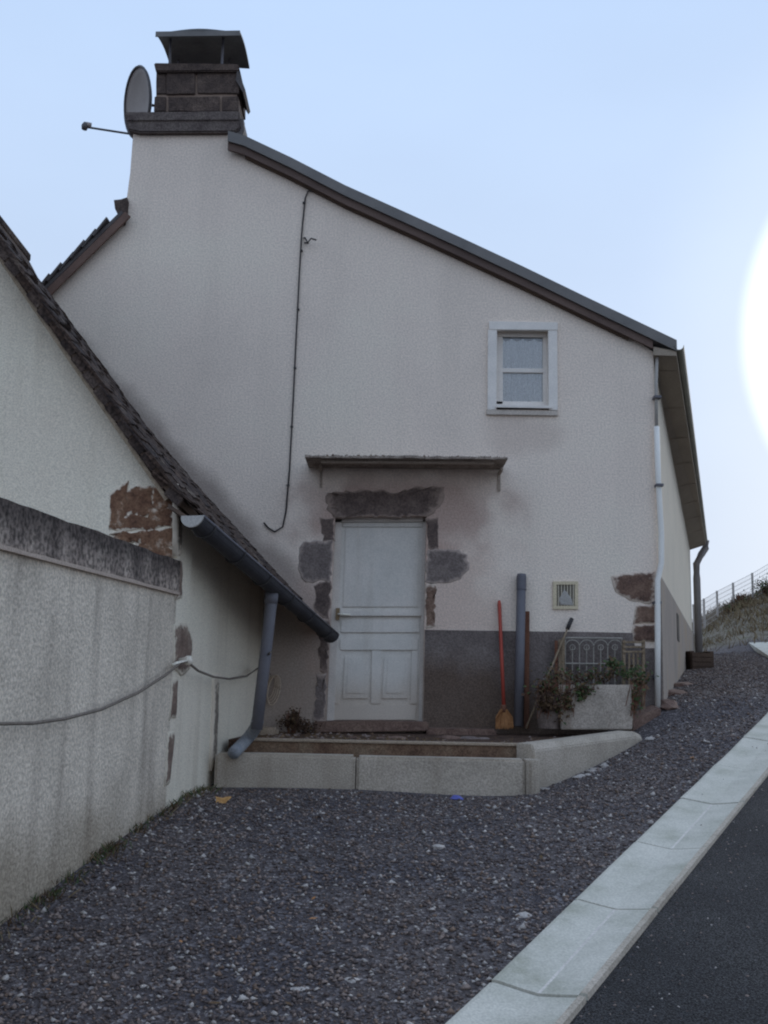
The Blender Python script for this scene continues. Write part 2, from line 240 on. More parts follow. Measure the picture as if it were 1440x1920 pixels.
# ------------------------------------------------------------------ mesh helpers
WORLD = {}
def place(o, loc, parent=None):
    """link o so that its origin is at world loc, under parent"""
    C.objects.link(o); o.location = loc
    if parent is not None:
        o.parent = parent; o.matrix_parent_inverse = Matrix.Translation(-WORLD[parent.name])
    WORLD[o.name] = Vector(loc); return o
def tag(o, label, cat=None, group=None, kind=None):
    if label: o['label'] = label
    if cat: o['category'] = cat
    if group: o['group'] = group
    if kind: o['kind'] = kind
    return o
def thing(name, loc, label, cat, group=None):
    return tag(place(bpy.data.objects.new(name, None), Vector(loc)), label, cat, group)
class MB:
    def __init__(s): s.v = []; s.f = []; s.m = []
    def add(s, vs_, fs, mi=0):
        k = len(s.v); s.v += [Vector(a) for a in vs_]; s.f += [tuple(i + k for i in f) for f in fs]; s.m += [mi] * len(fs); return s
    def hexa(s, a, b, mi=0):
        """two rings of 4 points"""
        return s.add(list(a) + list(b), [(0, 1, 2, 3), (7, 6, 5, 4), (0, 4, 5, 1), (1, 5, 6, 2), (2, 6, 7, 3), (3, 7, 4, 0)], mi)
    def box(s, x0, x1, y0, y1, z0, z1, mi=0):
        return s.hexa([(x0, y0, z0), (x1, y0, z0), (x1, y0, z1), (x0, y0, z1)], [(x0, y1, z0), (x1, y1, z0), (x1, y1, z1), (x0, y1, z1)], mi)
    def prism(s, loop, dv, mi=0, holes=()):
        """planar loop (3D points) with holes, extruded by dv"""
        loops = [[Vector(p) for p in loop]] + [[Vector(p) for p in h] for h in holes]
        tris = tessellate_polygon(loops); flat = [p for lp in loops for p in lp]; n = len(flat); dv = Vector(dv)
        fs = [tuple(t) for t in tris] + [tuple(i + n for i in reversed(t)) for t in tris]
        k = 0
        for lp in loops:
            m = len(lp)
            for i in range(m): fs.append((k + i, k + (i + 1) % m, k + (i + 1) % m + n, k + i + n))
            k += m
        return s.add(flat + [p + dv for p in flat], fs, mi)
    def tube(s, pts, r, n=8, mi=0, cap=True):
        pts = [Vector(p) for p in pts]; rs = r if isinstance(r, (list, tuple)) else [r] * len(pts)
        rings = []; up = Vector((0.123, 0.345, 0.93)).normalized()
        for i, p in enumerate(pts):
            d = (pts[min(i + 1, len(pts) - 1)] - pts[max(i - 1, 0)]).normalized()
            a = d.cross(up); a = a.normalized() if a.length > 1e-4 else d.orthogonal().normalized(); b = d.cross(a)
            rings.append([p + (a * math.cos(t) + b * math.sin(t)) * rs[i] for t in [2 * math.pi * j / n for j in range(n)]])
        fs = []
        for i in range(len(pts) - 1):
            for j in range(n): fs.append((i * n + j, i * n + (j + 1) % n, (i + 1) * n + (j + 1) % n, (i + 1) * n + j))
        if cap: fs += [tuple(range(n))[::-1], tuple((len(pts) - 1) * n + j for j in range(n))]
        return s.add([q for rg in rings for q in rg], fs, mi)
    def build(s, name, mats, parent=None, smooth=False, bevel=0.0, label=None, cat=None, group=None, kind=None, recalc=True):
        vs_ = s.v; lo = Vector((min(v.x for v in vs_), min(v.y for v in vs_), min(v.z for v in vs_))); hi = Vector((max(v.x for v in vs_), max(v.y for v in vs_), max(v.z for v in vs_)))
        o0 = Vector(((lo.x + hi.x) / 2, (lo.y + hi.y) / 2, lo.z))
        me = bpy.data.meshes.new(name); me.from_pydata([v - o0 for v in vs_], [], s.f)
        if not isinstance(mats, (list, tuple)): mats = [mats]
        for m in mats: me.materials.append(M[m] if isinstance(m, str) else m)
        me.polygons.foreach_set('material_index', s.m)
        if recalc or bevel:
            bm = bmesh.new(); bm.from_mesh(me)
            if recalc: bmesh.ops.recalc_face_normals(bm, faces=bm.faces)
            if bevel:
                es = [e for e in bm.edges if len(e.link_faces) == 2 and e.calc_face_angle(0) > .5]
                bmesh.ops.bevel(bm, geom=es, offset=bevel, segments=2, affect='EDGES', clamp_overlap=True)
            bm.to_mesh(me); bm.free()
        if smooth: me.polygons.foreach_set('use_smooth', [True] * len(me.polygons))
        o = place(bpy.data.objects.new(name, me), o0, parent)
        return tag(o, label, cat, group, kind)
def qb(x0, y0, x1, y1, Yf, Yb, mb=None, mi=0, rot=0):
    """box whose front face covers pixels x0..x1, y0..y1 at depth Yf and runs straight back to Yb"""
    mb = mb or MB(); c = [P(x0, y1, Yf), P(x1, y1, Yf), P(x1, y0, Yf), P(x0, y0, Yf)]
    return mb.hexa(c, [Vector((p.x, Yb, p.z)) for p in c], mi)
def qp(pts, Yf, Yb, mb=None, mi=0):
    mb = mb or MB(); c = [P(x, y, Yf) for x, y in pts]; return mb.prism(c, (0, Yb - Yf, 0), mi)
def rough_loop(pts, jit, step):
    o = []; n = len(pts)
    for i in range(n):
        a = Vector(pts[i]); b = Vector(pts[(i + 1) % n]); k = max(1, int((b - a).length / step))
        for j in range(k):
            p = a.lerp(b, j / k); o.append(p + Vector((random.uniform(-jit, jit), 0, random.uniform(-jit, jit))))
    return o
def stone(name, pts, Y, proud, m, parent, jit=.008, step=.05, label=None, depth=.03, nrm=Vector((0, -1, 0))):
    """flush wall stone: rough outline, bevelled rim, uneven face"""
    lp = rough_loop([P(x, y, Y) for x, y in pts], jit, step); n = len(lp); c = sum(lp, Vector()) / n
    rings = [([p - nrm * depth for p in lp], 0.0)]
    for k_, pr_, at_ in ((1.0, .0015, 0.0), (.93, proud * .4, .22), (.82, proud, .55), (.62, proud, .85), (.3, proud, 1.0)):
        rings.append(([c + (p - c) * k_ + nrm * (pr_ + random.uniform(-.3, .3) * proud * (k_ < .95)) for p in lp], at_))
    return ring_mesh(name, rings, m, parent, label)
def ring_mesh(name, rings, m, parent, label=None):
    n = len(rings[0][0]); fs = []; mb = MB()
    for k in range(len(rings) - 1):
        for i in range(n): fs.append((k * n + i, k * n + (i + 1) % n, (k + 1) * n + (i + 1) % n, (k + 1) * n + i))
    fs.append(tuple((len(rings) - 1) * n + i for i in range(n)))
    mb.add([p for r, _ in rings for p in r], fs); o = mb.build(name, m, parent, smooth=True, label=label)
    at = o.data.attributes.new('core', 'FLOAT', 'POINT'); at.data.foreach_set('value', [a_ for r, a_ in rings for _ in r]); return o

# ------------------------------------------------------------------ the lie of the land
_s0 = Vector((.489, 4.618, -1.246)); _s5 = Vector((3.03, 8.852, -.42)); SL = [tuple(_s0.lerp(_s5, i / 5)) for i in range(6)]      # left edge of the channel, one point a metre
SDIR = Vector((SL[5][0] - SL[0][0], SL[5][1] - SL[0][1], 0)).normalized(); SNRM = Vector((SDIR.y, -SDIR.x, 0))
_sx = [tuple(_s0.lerp(_s5, i / 5)) for i in (-4, -2, 0, 1, 2, 3, 4, 5, 6, 7.5)]
ctrl = list(_sx) + [(x + SNRM.x * w, y + SNRM.y * w, z) for x, y, z in _sx for w in (.45, 2.2, 4.5)]
ctrl += [(-1.8, 5.21, -1.158), (-1.45, 7.5, -.87), (-1.3, 8.5, -.85), (0, 8.5, -.85), (1.28, 8.5, -.85), (2.39, 9.6, -.47), (2.754, 10.4, -.19), (6.5, 22, .66), (4.6, 16, .25),
         (-1.4, 4.17, -1.31), (0, 4.3, -1.31), (0, 9.5, -.8), (-1.2, 10, -.8), (1.2, 10.2, -.75), (2.1, 10.3, -.5), (-2.5, 2, -1.6), (-4, -1, -1.9), (0, -8, -3.2), (-4, 6, -1.1), (-8, 8, -1.2),
         (5.9, 14, .30), (8.6, 22, .95), (7.8, 26, 1.15), (9.5, 27.5, 1.95), (11.2, 30, 2.8), (14, 31, 4.2), (20, 34, 6), (9, 36, 1.4), (12, 42, 2.0), (10, 18, .75), (14, 18, 1.0), (14, 10, 0), (-10, 20, -1), (0, 18, -.3),
         (-14, 40, -3), (10, 60, 0), (30, 60, 2), (-40, 0, -4), (40, 0, -3), (60, 60, 2), (-60, 80, -6), (0, 120, -4), (0, -40, -5)]
ctrl = np.array(ctrl)
def _k(r2): return np.where(r2 > 1e-12, .5 * r2 * np.log(np.maximum(r2, 1e-12)), 0)
_n = len(ctrl); _A = np.zeros((_n + 3, _n + 3)); _d2 = ((ctrl[:, None, :2] - ctrl[None, :, :2]) ** 2).sum(-1)
_A[:_n, :_n] = _k(_d2) + np.eye(_n) * .02; _A[:_n, _n] = 1; _A[:_n, _n + 1:] = ctrl[:, :2]; _A[_n, :_n] = 1; _A[_n + 1:, :_n] = ctrl[:, :2].T
_w = np.linalg.solve(_A, np.concatenate([ctrl[:, 2], np.zeros(3)]))
def hz(x, y):
    x = np.atleast_1d(np.asarray(x, float)); y = np.atleast_1d(np.asarray(y, float)); o = np.empty(len(x))
    for i in range(0, len(x), 20000):
        q = np.stack([x[i:i + 20000], y[i:i + 20000]], 1); d2 = ((q[:, None] - ctrl[None, :, :2]) ** 2).sum(-1)
        o[i:i + 20000] = _k(d2) @ _w[:_n] + _w[_n] + q @ _w[_n + 1:]
    return o
def h1(x, y): return float(hz(x, y)[0])
def G(px, py):
    """where a line of sight meets the ground"""
    d = ray(px, py); t = np.linspace(2, 60, 2400); z = t * d.z - hz(t * d.x, t * d.y); k = int(np.argmax(z < 0)); return d * float(t[k])
def sdist(x, y): return (x - SL[0][0]) * SNRM.x + (y - SL[0][1]) * SNRM.y        # right of the channel's left edge
def axis(a, b, lo, hi, fine, grow):
    m = list(np.arange(lo, hi, fine)); s = fine; p = hi
    while p < b: m.append(p); s *= grow; p += s
    s = fine; p = lo - fine
    while p > a: m.insert(0, p); s *= grow; p -= s
    return np.array(m)
gx = axis(-400, 400, -3, 9, .12, 1.18); gy = axis(-200, 700, 2.5, 13, .12, 1.16)
GX, GY = np.meshgrid(gx, gy); fx, fy = GX.ravel(), GY.ravel(); GZ = hz(np.clip(fx, -80, 80), np.clip(fy, -60, 140))
sd = sdist(fx, fy); GZ = GZ - np.where((sd > 0.06) & (sd < 5.0) & (fy < 16), .07, 0)
GZ += np.where(fy > 22, 1, 0) * .12 * np.sin(fx * 2.1 + fy) * np.sin(fy * 1.7 - fx * .6)
mb = MB(); nx_, ny_ = len(gx), len(gy)
mb.v = [Vector((a, b, c)) for a, b, c in zip(fx, fy, GZ)]
mb.f = [(j * nx_ + i, j * nx_ + i + 1, (j + 1) * nx_ + i + 1, (j + 1) * nx_ + i) for j in range(ny_ - 1) for i in range(nx_ - 1)]; mb.m = [0] * len(mb.f)
mb.build('ground', 'ground', smooth=True, label='dark gravel yard rising towards the house and the grassy bank', kind='structure', recalc=False)
# asphalt road to the right of the drainage channel
mb = MB(); us = np.arange(-7, 12.01, .4); ws = np.array([.40, .6, .9, 1.3, 1.8, 2.5, 3.3, 4.2, 4.9])
pts = [(SL[0][0] + SDIR.x * u + SNRM.x * w, SL[0][1] + SDIR.y * u + SNRM.y * w) for u in us for w in ws]
zz = hz([p[0] for p in pts], [p[1] for p in pts]) + .004
mb.v = [Vector((p[0], p[1], z)) for p, z in zip(pts, zz)]; k = len(ws)
mb.f = [(j * k + i, j * k + i + 1, (j + 1) * k + i + 1, (j + 1) * k + i) for j in range(len(us) - 1) for i in range(k - 1)]; mb.m = [0] * len(mb.f)
mb.build('road', 'asphalt', smooth=True, label='dark asphalt road climbing past the house', kind='structure', recalc=False)
# drainage channel of one-metre concrete slabs
ch = thing('drainage_channel', (SL[2][0], SL[2][1], SL[2][2]), 'pale concrete drainage channel of short dished slabs between the gravel and the asphalt road', 'gutter')
def slab_profile(w):                                       # dished section with a flat groove
    return [(0, 0), (.05 * w, .004), (.30 * w, -.010), (.484 * w, -.019), (.516 * w, -.019), (.70 * w, -.010), (.90 * w, .002), (.92 * w, .012), (.99 * w, .012), (w, -.02)]
for i in range(-4, 9):
    A = Vector(SL[0]) + SDIR * (i + .009); B = Vector(SL[0]) + SDIR * (i + .991)
    mb = MB(); w = .425; pr_ = slab_profile(w); rings = []
    dz = random.uniform(-.004, .004)
    for q in range(5):
        c = A.lerp(B, q / 4); rg = []
        z0 = h1(c.x, c.y) + .016 + dz
        for (s_, h_) in pr_: rg.append(Vector((c.x + SNRM.x * s_, c.y + SNRM.y * s_, z0 + h_)))
        rg += [Vector((c.x + SNRM.x * w, c.y + SNRM.y * w, z0 - .12)), Vector((c.x, c.y, z0 - .12))]
        rings.append(rg)
    n = len(rings[0]); fs = []; ms = []
    for q in range(4):
        for j in range(n): fs.append((q * n + j, q * n + (j + 1) % n, (q + 1) * n + (j + 1) % n, (q + 1) * n + j)); ms.append(1 if (j == 3 and i in (0, 2)) else (2 if j in (7, 8) else 0))
    fs += [tuple(range(n)), tuple(4 * n + j for j in range(n))]; ms += [0, 0]
    mb.v = [p for rg in rings for p in rg]; mb.f = fs; mb.m = ms
    mb.build('channel_slab', ['channel', 'channel_line', 'kerb'], ch)

# ------------------------------------------------------------------ the house
XR = P(1233, 1000, F).x                                     # right-hand corner of the facade
FARY = 22.0; FARX = XR + .327 * (FARY - F)
house = thing('gable_house', (0.5, F, -.4), 'tall pale plastered house with its gable end facing the yard and a big chimney', 'house')
top = [(250, 246), (440, 246), (438, 278), (480, 302), (574, 346), (671, 390), (775, 438), (897, 496), (980, 535), (1050, 568), (1180, 630), (1229, 660)]
tp = [P(x, y, F) for x, y in top]; tp[-1].x = XR
lt = [P(95, 540, F), P(232, 408, F), P(238, 370, F), P(244, 325, F)]
sl_l = (lt[1].z - lt[0].z) / (lt[1].x - lt[0].x)
LX = -4.9; loop = [Vector((XR, F, -1.3)), Vector((LX, F, -1.3)), Vector((LX, F, lt[0].z + sl_l * (LX - lt[0].x)))] + lt + tp
doorO = [P(628, 968, F), P(800, 967, F), P(792, 1372, F), P(611, 1372, F)]
winO = [P(931, 616, F), P(1029, 617, F), P(1031, 768, F), P(931, 768, F)]
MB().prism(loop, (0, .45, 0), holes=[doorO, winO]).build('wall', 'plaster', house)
zt0 = tp[-1].z; zt1 = 3.0
mb = MB(); a = [Vector((XR + .001, F + .004, -1.3)), Vector((FARX, FARY, -1.3)), Vector((FARX - .5, FARY, -1.3)), Vector((XR - .3, F + .2, -1.3))]
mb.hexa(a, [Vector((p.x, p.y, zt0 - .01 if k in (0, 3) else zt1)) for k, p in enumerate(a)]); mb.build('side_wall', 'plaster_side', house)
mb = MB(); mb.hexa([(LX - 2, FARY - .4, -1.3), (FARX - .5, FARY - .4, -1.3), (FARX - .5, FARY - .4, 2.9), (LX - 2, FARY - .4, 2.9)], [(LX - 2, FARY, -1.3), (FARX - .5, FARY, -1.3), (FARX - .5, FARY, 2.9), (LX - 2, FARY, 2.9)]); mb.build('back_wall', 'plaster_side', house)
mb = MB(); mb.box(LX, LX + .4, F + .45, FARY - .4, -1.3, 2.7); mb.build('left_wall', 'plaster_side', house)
# plinths
mb = MB(); mb.prism([P(797, 1181, F), P(1000, 1184, F), P(1100, 1185, F), P(1185, 1187, F), P(1190, 1215, F), Vector((XR + .002, F, P(1200, 1215, F).z)), Vector((XR + .002, F, -1.2)), Vector((P(793, 1340, F).x, F, -1.2))], (0, -.018, 0)); mb.build('plinth', 'plinth', house)
sd_ = Vector((FARX - XR, FARY - F, 0)).normalized(); sn = Vector((sd_.y, -sd_.x, 0))
mb = MB(); a0 = Vector((XR, F, 0)) + sn * .004 + sd_ * .0; a1 = Vector((FARX, FARY, 0)) + sn * .004
mb.hexa([(a0.x, a0.y, -1.2), (a1.x, a1.y, -1.2), (a1.x, a1.y, 1.15), (a0.x, a0.y, 1.12)], [Vector((p[0], p[1], p[2])) + sn * .018 for p in [(a0.x, a0.y, -1.2), (a1.x, a1.y, -1.2), (a1.x, a1.y, 1.15), (a0.x, a0.y, 1.12)]]); mb.build('side_plinth', mat('side_plinth_cement', [(.20, .195, .20), (.25, .24, .24), (.27, .23, .18)], .9, .95, .5, 40, grain=.15), house)
mb = MB(); q = PW(1272, 1177, (XR, F), (FARX, FARY), .03); mb.hexa([q + sd_ * x + Vector((0, 0, z)) for x, z in ((-.3, -.18), (.3, -.18), (.3, .18), (-.3, .18))], [q + sd_ * x + Vector((0, 0, z)) - sn * .1 for x, z in ((-.3, -.18), (.3, -.18), (.3, .18), (-.3, .18))]); mb.build('cellar_vent', 'dark', house)
# right roof slope
roof = thing_roof = None
vt = [(428, 248), (459, 257), (546, 298), (647, 350), (772, 406), (862, 447), (980, 502), (1100, 560), (1180, 598), (1268, 640)]
YV = F - .10
vp = [P(x, y, YV) for x, y in vt]; drop = Vector((0, 0, -.105)); back = Vector((FARX - XR, FARY - YV + .15, -.42))
mb = MB()
n = len(vp); ring = [p for p in vp] + [p + drop for p in reversed(vp)]
# shear: the eave end runs with the side wall, the chimney end likewise
mb.prism(ring, back); roof = mb.build('roof', ['slate'], house)
mb = MB(); mb.prism([p + Vector((0, 0, .008)) for p in vp] + [p + drop + Vector((0, 0, -.004)) for p in reversed(vp)], (0, -.02, 0)); mb.build('verge_flashing', 'zinc', roof)
mb = MB(); lo = [p + drop + Vector((0, .012, -.002)) for p in vp]; lo[-1] = lo[-2].lerp(lo[-1], .5); mb.prism(lo + [p + Vector((0, 0, -.085)) for p in reversed(lo)], (0, .03, 0)); mb.build('barge_board', 'barge', roof)
mb = MB(); lo = [p + drop + Vector((0, .045, -.05)) for p in vp]; mb.prism(lo[1:-1] + [p + Vector((0, 0, -.05)) for p in reversed(lo[1:-1])], (0, .05, 0)); mb.build('verge_batten', 'deck', roof)
# eave box along the side wall
e0 = P(1268, 648, YV); e1 = P(1323, 1012, FARY); w0 = Vector((XR - .02, YV + .02, zt0 + .03)); w1 = Vector((FARX - .02, FARY, zt1 + .02))
e0b = e0 + Vector((.0, 0, -.06)); e1b = e1 + Vector((.0, 0, -.06))
mb = MB(); mb.hexa([w0 + Vector((0, 0, -.09)), e0b + Vector((0, 0, -.05)), e0b, w0], [w1 + Vector((0, 0, -.09)), e1b + Vector((0, 0, -.05)), e1b, w1]); mb.build('soffit', 'soffit', roof)
for s_ in np.linspace(.04, .96, 9):                                   # board joints of the soffit
    c0 = w0.lerp(w1, s_); c1 = e0b.lerp(e1b, s_); mb = MB(); d = (w1 - w0).normalized() * .02
    mb.hexa([c0 + Vector((0, 0, -.095)), c1 + Vector((0, 0, -.056)), c1 + Vector((0, 0, -.04)), c0 + Vector((0, 0, -.08))], [c0 + d + Vector((0, 0, -.095)), c1 + d + Vector((0, 0, -.056)), c1 + d + Vector((0, 0, -.04)), c0 + d + Vector((0, 0, -.08))]); mb.build('soffit_batten', 'soffit', roof)
gut = MB()
for a_, b_ in ((e0, e1),):
    prof = [(.055 * math.cos(t), .055 * math.sin(t)) for t in np.linspace(-math.pi, 0, 8)]
    vs_ = []
    for c in (a_ + Vector((.02, -.02, .0)), b_ + Vector((.02, .1, 0))):
        vs_ += [c + Vector((x, 0, z)) for x, z in prof] + [c + Vector((x * .9, 0, z * .9)) for x, z in reversed(prof)]
    k = 16; gut.add(vs_, [(i, (i + 1) % k, (i + 1) % k + k, i + k) for i in range(k)] + [tuple(range(k)), tuple(range(k, 2 * k))])
gut.build('eaves_gutter', mat('eaves_gutter_paint', [(.20, .22, .20), (.28, .29, .26)], 3, .6, .1), roof)
g1_ = e1 + Vector((.02, .05, -.05)); wq = Vector((FARX + .08, FARY - .15, 0))
mb = MB().tube([g1_ + Vector((0, 0, .04)), g1_ + Vector((-.01, 0, -.12)), g1_.lerp(Vector((wq.x, wq.y, g1_.z - .4)), .5) + Vector((0, 0, -.08)), Vector((wq.x, wq.y, g1_.z - .5)), Vector((wq.x, wq.y, g1_.z - .8)), Vector((wq.x, wq.y, .3))], .075, 10); mb.build('rear_downpipe', mat('rear_downpipe_grey', [(.15, .15, .16), (.20, .20, .21)], 4, .6, .1), house, smooth=True)
# white pipe on the corner
mb = MB().tube([P(1231, 800, F - .05), P(1234, 900, F - .05), P(1240, 1000, F - .05), P(1240, 1055, F - .05), P(1233, 1088, F - .09), P(1233, 1200, F - .09), P(1233, 1328, F - .09)], .029, 10); dpw = mb.build('white_downpipe', 'pvc_white', house, smooth=True)
mb = MB().tube([P(1232, 668, F - .02), P(1230, 720, F - .04), P(1231, 803, F - .05)], (.017), 8); mb.build('conduit', 'pvc_cap', dpw, smooth=True)
for y in (745, 910, 1130, 1270):
    c = P(1236 if 850 < y < 1060 else 1232, y, F - .06); mb = MB(); mb.box(c.x - .036, c.x + .036, c.y - .04, c.y + .07, c.z - .012, c.z + .012); mb.build('pipe_clip', 'pvc_grey', dpw)
# left roof slope verge
va = P(95, 521, F - .1); vb = P(225, 393, F - .1); du = (vb - va); ln = du.length; du.normalize()
mb = MB(); far = Vector((0, FARY - F, 0)); pn = Vector((-du.z, 0, du.x)); ext = va - du * 1.6
mb.prism([ext - pn * .015, vb - pn * .015, vb - pn * .05, ext - pn * .05], far); roofl = mb.build('left_roof', 'slate', house)
mb = MB(); mb.prism([ext - pn * .055, vb - pn * .055 + du * .02, vb - pn * .13 + du * .02, ext - pn * .13], (0, .03, 0)); mb.build('barge_board', mat('barge_board_red', [(.11, .08, .075), (.16, .115, .105)], 6, .85, .4, 20), roofl)
for i in range(14):
    c = ext + du * (.17 * i + .02); c2 = c + du * .24
    if (c2 - ext).length > (vb - ext).length + .1: break
    mb = MB(); o_ = pn * (.012 + random.uniform(0, .008)); y0 = -.02 - random.uniform(0, .03)
    mb.prism([c + o_ * .2 + Vector((0, y0, 0)), c2 + o_ * 2 + Vector((0, y0, 0)), c2 + o_ * 2 - pn * .02 + Vector((0, y0, 0)), c + o_ * .2 - pn * .022 + Vector((0, y0, 0))], (0, .22, 0)); mb.build('verge_tile', 'slate', roofl)
stone('ridge_stub', [(214, 376), (238, 370), (239, 395), (232, 418), (222, 408), (216, 392)], F - .06, .03, 'chim_stone', roofl, depth=.2)
# ---------------- chimney
chim = MB(); c0 = P(252, 247, F); c1 = P(438, 247, F)
chim.box(c0.x, c1.x, F + .02, F + .7, 4.6, c0.z - .002); chimney = chim.build('chimney', 'plaster', house)
mb = qp([(233, 209), (449, 207), (451, 240), (440, 247), (262, 248), (240, 243)], F - .07, F + .72); mb.build('ledge', 'moss_stone', chimney, bevel=.015)
mb = qp([(238, 214), (447, 212), (447, 225), (238, 226)], F - .085, F - .06); mb.build('ledge_band', 'moss_stone', chimney, bevel=.006)
mb = qp([(444, 222), (456, 222), (458, 245), (452, 258), (440, 250)], F - .04, F + .3); mb.build('flashing', 'slate', chimney, bevel=.005)
mb = qp([(296, 122), (444, 122), (444, 209), (291, 209)], F + .10, F + .62); mb.build('stack_core', 'chim_mortar', chimney)
def blk(x0, y0, x1, y1, d=.0, xb=0):
    lp = rough_loop([P(x0 + xb, y0, F + .075 + d), P(x1 + xb, y0, F + .075 + d), P(x1, y1, F + .075 + d), P(x0, y1, F + .075 + d)], .005, .12)
    MB().prism(lp, (0, .56 - 2 * d, 0)).build('stack_stone', 'chim_stone', chimney, bevel=.006)
blk(289, 181, 311, 208); blk(316, 181, 412, 208, .008); blk(417, 180, 447, 208)
blk(293, 134, 311, 176, .01); blk(312, 134, 365, 176, 0); blk(370, 133, 449, 175, .005)
mb = qp([(288, 117), (447, 119), (450, 133), (292, 134)], F + .04, F + .68); mb.build('crown', 'chim_stone', chimney, bevel=.012)
mb = qp([(445, 128), (460, 168), (456, 173), (442, 150)], F + .05, F + .5); mb.build('slate_scrap', 'slate', chimney)
mb = MB(); nu, nv = 11, 8; fl = P(292, 65, F - .08); fr_ = P(450, 63, F - .08); bl = P(320, 124, F + .66); br = P(468, 126, F + .66); g = []
for j in range(nv):
    for i in range(nu):
        u = i / (nu - 1); v = j / (nv - 1); p = fl.lerp(fr_, u).lerp(bl.lerp(br, u), v); p.z += .05 * math.sin(math.pi * v) - .02 * math.cos(2 * math.pi * u) + (.025 * (1 - v)); p.x += -.05 * math.sin(math.pi * v * .5) * (1 if u == 0 else 0) * 0; g.append(p)
mb.add(g + [p + Vector((0, 0, .022)) for p in g], [(j * nu + i, j * nu + i + 1, (j + 1) * nu + i + 1, (j + 1) * nu + i) for j in range(nv - 1) for i in range(nu - 1)] + [(nu * nv + j * nu + i, nu * nv + (j + 1) * nu + i, nu * nv + (j + 1) * nu + i + 1, nu * nv + j * nu + i + 1) for j in range(nv - 1) for i in range(nu - 1)])
bd = list(range(nu)) + [j * nu + nu - 1 for j in range(1, nv)] + [(nv - 1) * nu + i for i in range(nu - 2, -1, -1)] + [j * nu for j in range(nv - 2, 0, -1)]
mb.add([], []); mb.f += [(bd[i], bd[(i + 1) % len(bd)], bd[(i + 1) % len(bd)] + nu * nv, bd[i] + nu * nv) for i in range(len(bd))]; mb.m += [0] * len(bd)
mb.build('cover', 'sheet', chimney)
mb = MB(); mb.hexa([fl + Vector((0, -.012, -.03)), fr_ + Vector((0, -.012, -.03)), fr_ + Vector((0, -.012, .03)), fl + Vector((0, -.012, .03))], [fl + Vector((0, -.002, -.03)), fr_ + Vector((0, -.002, -.03)), fr_ + Vector((0, -.002, .03)), fl + Vector((0, -.002, .03))]); mb.build('cover_lip', 'zinc', chimney)
for x0, x1 in ((319, 318), (418, 416)):
    for yy in (.10, .55):
        a_ = P(x0, 80, F + .1); b_ = P(x1, 124, F + .1); a_.y = b_.y = F + yy; mb = MB().tube([b_ + Vector((0, 0, -.02)), a_ + Vector((0, 0, .10))], .016, 6); mb.build('cover_post', 'pvc_grey', chimney)
# ---------------- door surround
for args in [([(612, 925), (700, 918), (745, 924), (790, 912), (832, 913), (834, 940), (812, 962), (802, 969), (628, 970), (614, 958)], .012, 'lap_dark', 'lintel'),
             ([(600, 972), (627, 971), (626, 1015), (606, 1014)], .006, 'lap_dark', 'jamb_stone'),
             ([(566, 1016), (624, 1013), (621, 1090), (572, 1092), (557, 1070), (560, 1035)], .010, 'lap_grey', 'jamb_stone'),
             ([(590, 1094), (621, 1092), (617, 1160), (590, 1150)], .008, 'lap_dark', 'jamb_stone'),
             ([(600, 1162), (617, 1162), (613, 1262), (597, 1260)], .006, 'lap_dark', 'jamb_stone'),
             ([(594, 1264), (613, 1264), (609, 1352), (588, 1350)], .006, 'lap_grey', 'jamb_stone'),
             ([(801, 971), (820, 970), (821, 1028), (801, 1030)], .006, 'lap_dark', 'jamb_stone'),
             ([(800, 1032), (850, 1029), (876, 1040), (880, 1066), (862, 1088), (835, 1092), (799, 1094)], .010, 'lap_grey', 'jamb_stone'),
             ([(799, 1096), (818, 1097), (816, 1176), (797, 1178)], .008, 'lap_red', 'jamb_stone')]:
    stone(args[3], args[0], F, args[1] * .55, args[2], house, jit=.016, step=.04)
# ---------------- canopy over the door
YC = F - .5
mb = MB(); cf = [P(572, 858, YC), P(952, 861, YC)]; nC = 26; vs_ = []
for i in range(nC + 1):
    p = cf[0].lerp(cf[1], i / nC); j = random.uniform(-.03, .015); k = random.uniform(-.008, .006)
    vs_ += [p + Vector((0, j, 0)), p + Vector((0, j, .022 + k)), Vector((p.x, F - .005, p.z + .05 + k)), Vector((p.x, F - .005, p.z + .0))]
fs = [(0, 1, 2, 3), tuple(nC * 4 + q for q in (3, 2, 1, 0))]
for i in range(nC):
    for q in range(4): fs.append((i * 4 + q, i * 4 + (q + 1) % 4, (i + 1) * 4 + (q + 1) % 4, (i + 1) * 4 + q))
mb.add(vs_, fs); canopy = mb.build('canopy', 'rust', house)
mb = MB(); mb.hexa([cf[0] + Vector((.15, .10, -.028)), cf[1] + Vector((-.12, .10, -.028)), cf[1] + Vector((-.12, .10, -.002)), cf[0] + Vector((.15, .10, -.002))], [cf[0] + Vector((.15, .15, -.028)), cf[1] + Vector((-.12, .15, -.028)), cf[1] + Vector((-.12, .15, -.002)), cf[0] + Vector((.15, .15, -.002))]); mb.build('front_beam', 'canopy_under', canopy)
for px in (603, 936):
    c = P(px, 870, F - .01); z0 = cf[0].z - .004
    mb = MB(); mb.box(c.x - .012, c.x + .012, YC + .25, F - .004, z0 - .03, z0); mb.box(c.x - .012, c.x + .012, F - .02, F - .004, z0 - .2, z0 - .031)
    mb.build('bracket', 'canopy_under', canopy)
mb = MB()
